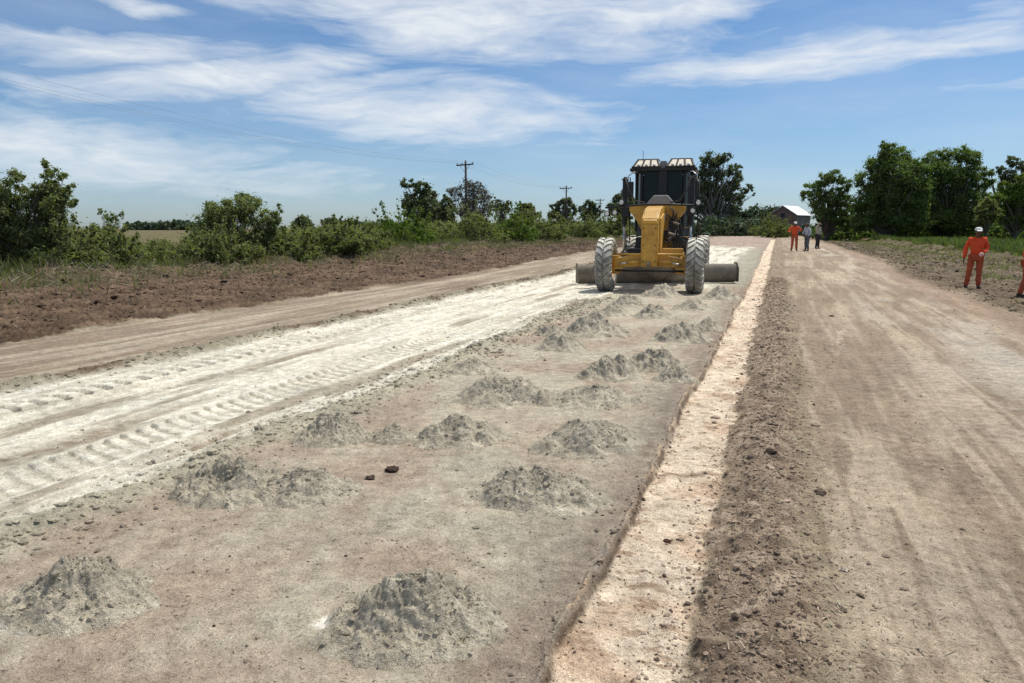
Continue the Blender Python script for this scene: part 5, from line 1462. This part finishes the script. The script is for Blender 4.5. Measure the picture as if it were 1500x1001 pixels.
    for k in ('wrL', 'wrR'): Vt[i2[k]] = V3['el' + k[-1]].lerp(V3[k], 0.95)
    e = [(i2[a], i2[b]) for a, b in (('pel', 'waist'), ('waist', 'chest'), ('chest', 'neck'), ('chest', 'shL'), ('shL', 'elL'), ('elL', 'wrL'), ('chest', 'shR'), ('shR', 'elR'), ('elR', 'wrR'))]
    skin_obj('coverall_top' if top == bottom else 'shirt', Vt, e, [(0.175, 0.125), (0.165, 0.12), (0.175, 0.13), 0.075, 0.082, 0.066, 0.050, 0.082, 0.066, 0.050], M[top], root, sub=3, crease=0.045)
    n = ['pel', 'hipL', 'kneeL', 'ankL', 'hipR', 'kneeR', 'ankR']; i3 = {k: i for i, k in enumerate(n)}
    Vb = [V3[k].copy() for k in n]
    e = [(0, 1), (1, 2), (2, 3), (0, 4), (4, 5), (5, 6)]
    skin_obj('trousers', Vb, e, [(0.16, 0.12), 0.108, 0.080, 0.066, 0.108, 0.080, 0.066], M['orange_leg' if bottom == 'orange' else bottom], root, sub=3, crease=0.045)
    for s in 'LR':
        a, t = V3['ank' + s], V3['toe' + s]
        skin_obj('boot', [a + Vector((0, 0, 0.05)), a + Vector((0, 0.03, -0.035)), a.lerp(t, 0.55) + Vector((0, 0, 0.0)), t + Vector((0, 0, 0.005))], [(0, 1), (1, 2), (2, 3)], [0.055, 0.055, 0.048, 0.04], M['boot'], root, sub=1)
    if vest:
        # bright strips over shoulders and chest
        pass
    if held:
        w = V3['wr' + held[0]]; d = (w - V3['el' + held[0]]).normalized()
        h = MB().ball(w + d * 0.12 + Vector((0, -0.05, 0.02)), (0.13, 0.10, 0.12), 12).build('bundle', M[held[1]], root, smooth=True)
    return root


def people():
    def P(px, Y, dz=0.0):
        p = at(px, Y); return (p.x, p.y, zg(p.x, p.y) + dz)
    person('person in orange coveralls and pale cap standing on the right verge, pink thing in hand', P(1426, 21.4), R(-22), 1.76, 'orange', 'orange',
           dict(elR=(0.265, 0.04, 1.15), wrR=(0.12, -0.20, 1.03), elL=(-0.27, 0.04, 1.14), wrL=(-0.30, -0.02, 0.87),
                kneeL=(-0.15, -0.03, 0.50), ankL=(-0.19, 0.02, 0.09), toeL=(-0.24, -0.14, 0.035)), cap='capw', held=('R', 'pink'), stance=0.10)
    person('person in orange coveralls cut off by the right edge of the view', P(1505, 20.0), R(35), 1.78, 'orange', 'orange',
           dict(wrL=(-0.30, -0.05, 0.90), ankL=(-0.20, 0.10, 0.09), toeL=(-0.25, -0.08, 0.035), kneeL=(-0.15, 0.0, 0.5)), cap='capw')
    person('person in orange coveralls and pale cap, leftmost of the three far men', P(1160, 45.5), R(-12), 1.76, 'orange', 'orange',
           dict(elL=(-0.36, 0.02, 1.22), wrL=(-0.30, -0.22, 1.12), elR=(0.34, 0.02, 1.20), wrR=(0.22, -0.20, 1.30)), cap='capw', stance=0.12)
    person('person in grey-white shirt and dark grey trousers, middle of the three far men', P(1178.5, 45.2), R(-70), 1.68, 'greyc', 'greyt',
           dict(chest=(0, -0.03, 1.30), neck=(0, -0.06, 1.46), head=(0, -0.08, 1.55), elL=(-0.26, -0.06, 1.16), wrL=(-0.15, -0.26, 1.08), shL=(-0.185, -0.04, 1.41), shR=(0.185, -0.04, 1.41),
                elR=(0.27, 0.0, 1.16), wrR=(0.24, -0.16, 0.96)), stance=0.10)
    person('man in khaki shirt and black trousers, arm raised to head, right of the far men', P(1193.5, 49.5), R(30), 1.72, 'khaki', 'dark',
           dict(elL=(-0.34, -0.10, 1.44), wrL=(-0.16, -0.16, 1.62), elR=(0.26, 0.02, 1.15), wrR=(0.26, -0.08, 0.90)), cap='khaki', stance=0.09)


# ------------------------------------------------------------------ sky, sun, air, camera
def sky():
    w = bpy.data.worlds.new('World'); SC.world = w; w.use_nodes = True
    t = w.node_tree; N, L = t.nodes, t.links; bg = N['Background']
    az, el = SUN_AZ, SUN_EL
    sk = N.new('ShaderNodeTexSky'); sk.sky_type = 'NISHITA'; sk.sun_disc = False
    sk.sun_elevation = el; sk.sun_rotation = az; sk.altitude = 50; sk.air_density = 1.0; sk.dust_density = 0.3; sk.ozone_density = 2.2
    tc = N.new('ShaderNodeTexCoord'); sp = N.new('ShaderNodeSeparateXYZ'); L.new(tc.outputs['Generated'], sp.inputs[0])
    x, y, z = sp.outputs
    a = math_(N, L, 'ARCTAN2', x, y)
    e = math_(N, L, 'ARCSINE', z)
    cb = N.new('ShaderNodeCombineXYZ'); L.new(a, cb.inputs[0]); L.new(e, cb.inputs[1])
    # warp
    wn = N.new('ShaderNodeTexNoise'); wn.inputs['Scale'].default_value = 4.5; wn.inputs['Detail'].default_value = 5
    st = N.new('ShaderNodeMapping'); st.inputs['Scale'].default_value = (1.0, 3.0, 1.0); L.new(cb.outputs[0], st.inputs[0]); L.new(st.outputs[0], wn.inputs['Vector'])
    vs = N.new('ShaderNodeVectorMath'); vs.operation = 'SUBTRACT'; L.new(wn.outputs['Color'], vs.inputs[0]); vs.inputs[1].default_value = (0.5, 0.5, 0.5)
    vm = N.new('ShaderNodeVectorMath'); vm.operation = 'MULTIPLY'; L.new(vs.outputs[0], vm.inputs[0]); vm.inputs[1].default_value = (0.14, 0.050, 0)
    va = N.new('ShaderNodeVectorMath'); va.operation = 'ADD'; L.new(cb.outputs[0], va.inputs[0]); L.new(vm.outputs[0], va.inputs[1])
    P = va.outputs[0]

    def ang(px, py):
        dx, dy = px - 750.0, 500.5 - py
        yy = CP * F_PX + SP * dy; zz = -SP * F_PX + CP * dy
        return math.atan2(dx, yy), math.atan2(zz, math.hypot(dx, yy))
    total = None
    # cloud banks: centre px, half length, half height (px), tilt (deg), weight
    for cx, cy, rx, ry, tilt, wt in CLOUDS:
        A, E = ang(cx, cy)
        mp = N.new('ShaderNodeMapping'); mp.vector_type = 'TEXTURE'
        mp.inputs['Location'].default_value = (A, E, 0); mp.inputs['Rotation'].default_value = (0, 0, R(tilt)); mp.inputs['Scale'].default_value = (rx / F_PX, ry / F_PX, 1)
        L.new(P, mp.inputs[0])
        ln = N.new('ShaderNodeVectorMath'); ln.operation = 'LENGTH'; L.new(mp.outputs[0], ln.inputs[0])
        s = N.new('ShaderNodeMapRange'); s.interpolation_type = 'SMOOTHSTEP'; s.inputs['From Min'].default_value = 1.25; s.inputs['From Max'].default_value = 0.1
        s.inputs['To Min'].default_value = 0; s.inputs['To Max'].default_value = wt; L.new(ln.outputs['Value'], s.inputs['Value'])
        total = s.outputs[0] if total is None else math_(N, L, 'MAXIMUM', total, s.outputs[0])
    # streaks drawn out nearly level
    m2 = N.new('ShaderNodeMapping'); m2.inputs['Rotation'].default_value = (0, 0, R(-9)); m2.inputs['Scale'].default_value = (1.0, 4.6, 1.0); L.new(P, m2.inputs[0])
    n1 = noise(N, L, m2.outputs[0], 7.0, 10, 0.60, 0.5)
    m3 = N.new('ShaderNodeMapping'); m3.inputs['Rotation'].default_value = (0, 0, R(14)); m3.inputs['Scale'].default_value = (1.0, 7.0, 1.0); L.new(P, m3.inputs[0])
    n2 = noise(N, L, m3.outputs[0], 16.0, 8, 0.6, 0.3)
    mod = math_(N, L, 'ADD', math_(N, L, 'MULTIPLY', n1, 0.9), math_(N, L, 'MULTIPLY', n2, 0.38))
    d = math_(N, L, 'ADD', math_(N, L, 'MULTIPLY', total, 0.77), math_(N, L, 'MULTIPLY', math_(N, L, 'SUBTRACT', mod, 0.80), 1.25))
    d = math_(N, L, 'MULTIPLY', d, 1.45, clamp=True)
    # thin veil everywhere, thicker low on the left
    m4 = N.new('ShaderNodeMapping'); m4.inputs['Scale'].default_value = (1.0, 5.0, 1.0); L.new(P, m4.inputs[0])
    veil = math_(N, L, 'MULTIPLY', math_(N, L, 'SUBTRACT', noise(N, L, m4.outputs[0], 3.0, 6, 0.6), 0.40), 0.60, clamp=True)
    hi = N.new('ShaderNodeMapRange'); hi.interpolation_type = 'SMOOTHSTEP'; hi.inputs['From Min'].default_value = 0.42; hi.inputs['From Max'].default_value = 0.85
    hi.inputs['To Max'].default_value = 0.62; L.new(e, hi.inputs['Value'])          # unseen overhead cloud, added to whiten and lift the shadows
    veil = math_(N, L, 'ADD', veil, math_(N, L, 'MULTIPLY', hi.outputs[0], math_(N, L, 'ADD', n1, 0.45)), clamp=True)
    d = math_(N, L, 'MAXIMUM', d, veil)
    above = N.new('ShaderNodeMapRange'); above.inputs['From Min'].default_value = 0.0; above.inputs['From Max'].default_value = 0.05; L.new(e, above.inputs['Value'])
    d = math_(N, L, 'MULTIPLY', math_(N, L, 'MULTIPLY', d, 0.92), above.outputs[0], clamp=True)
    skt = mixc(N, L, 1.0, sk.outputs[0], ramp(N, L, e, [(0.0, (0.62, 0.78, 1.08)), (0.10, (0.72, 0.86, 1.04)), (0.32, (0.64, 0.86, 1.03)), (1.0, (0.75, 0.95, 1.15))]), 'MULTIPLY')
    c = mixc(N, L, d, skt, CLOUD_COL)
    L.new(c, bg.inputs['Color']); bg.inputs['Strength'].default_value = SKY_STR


SKY_TINT = (0.92, 0.98, 1.05)
SKY_STR = 0.10
CLOUD_COL = (8.3, 8.7, 9.1)
CLOUDS = [
    (690, 28, 430, 66, -5, 1.0), (470, 8, 220, 30, -4, 0.85), (960, 18, 260, 44, 9, 1.0), (1190, 82, 360, 34, 2, 0.95), (1010, 100, 200, 20, 3, 0.8), (1330, 78, 220, 20, -2, 0.8),
    (330, 110, 300, 36, 9, 1.0), (190, 66, 310, 30, 2, 0.9), (610, 165, 340, 62, -1, 0.95), (720, 182, 240, 42, 3, 0.85), (520, 128, 220, 30, 7, 0.85), (800, 150, 150, 24, -4, 0.7),
    (90, 225, 300, 58, -3, 0.95), (350, 262, 360, 36, -3, 0.65), (60, 118, 70, 14, -8, 0.7), (220, 2, 90, 12, 0, 0.9), (1480, 18, 110, 34, 0, 0.6),
    (1470, 125, 140, 14, 0, 0.5), (2200, 200, 500, 60, 5, 0.8), (-600, 150, 500, 70, -5, 0.8),
]
SUN_VEC = Vector((0.36, 0.26, 0.88)).normalized()
SUN_EL = math.asin(SUN_VEC.z)
SUN_AZ = math.atan2(SUN_VEC.x, SUN_VEC.y)


def sun_cam():
    l = bpy.data.lights.new('sun', 'SUN'); l.energy = 4.0; l.angle = R(0.5); l.color = (1.0, 0.955, 0.88)
    o = bpy.data.objects.new('sun', l); COL.objects.link(o)
    o.rotation_euler = SUN_VEC.to_track_quat('Z', 'Y').to_euler(); o.location = (20, 10, 40)
    c = bpy.data.cameras.new('camera'); c.lens = 36.0 * F_PX / 1500.0; c.sensor_width = 36; c.clip_end = 9000; c.clip_start = 0.05
    o = bpy.data.objects.new('camera', c); COL.objects.link(o)
    o.location = (0, 0, H_CAM); o.rotation_euler = (PI / 2 - PITCH, 0, 0)
    SC.camera = o
    SC.view_settings.view_transform = 'Standard'; SC.view_settings.look = 'None'; SC.view_settings.exposure = 0.0; SC.view_settings.gamma = 1


def haze():
    mb = MB(); mb.box((0, 400, 20), (2600, 1800, 43))
    m = bpy.data.materials.new('air'); m.use_nodes = True; N, L = m.node_tree.nodes, m.node_tree.links
    N.remove(N['Principled BSDF'])
    v = N.new('ShaderNodeVolumePrincipled'); v.inputs['Color'].default_value = (0.80, 0.88, 1.0, 1); v.inputs['Density'].default_value = HAZE
    v.inputs['Anisotropy'].default_value = 0.3
    L.new(v.outputs[0], N['Material Output'].inputs['Volume'])
    tag(mb.build('haze', m), kind='stuff', label='thin bluish air over the distant fields', cat='haze')


HAZE = 0.0010
build_ground()
scatter()
litter()
for h in HEAPS: heap(*h[:6], hollow=h[6], rough=h[7])
clods()
vegetation()
power_line()
barn()
grader()
people()
sky()
sun_cam()
SC.cycles.max_bounces = 6
SC.cycles.diffuse_bounces = 3
SC.cycles.transparent_max_bounces = 8
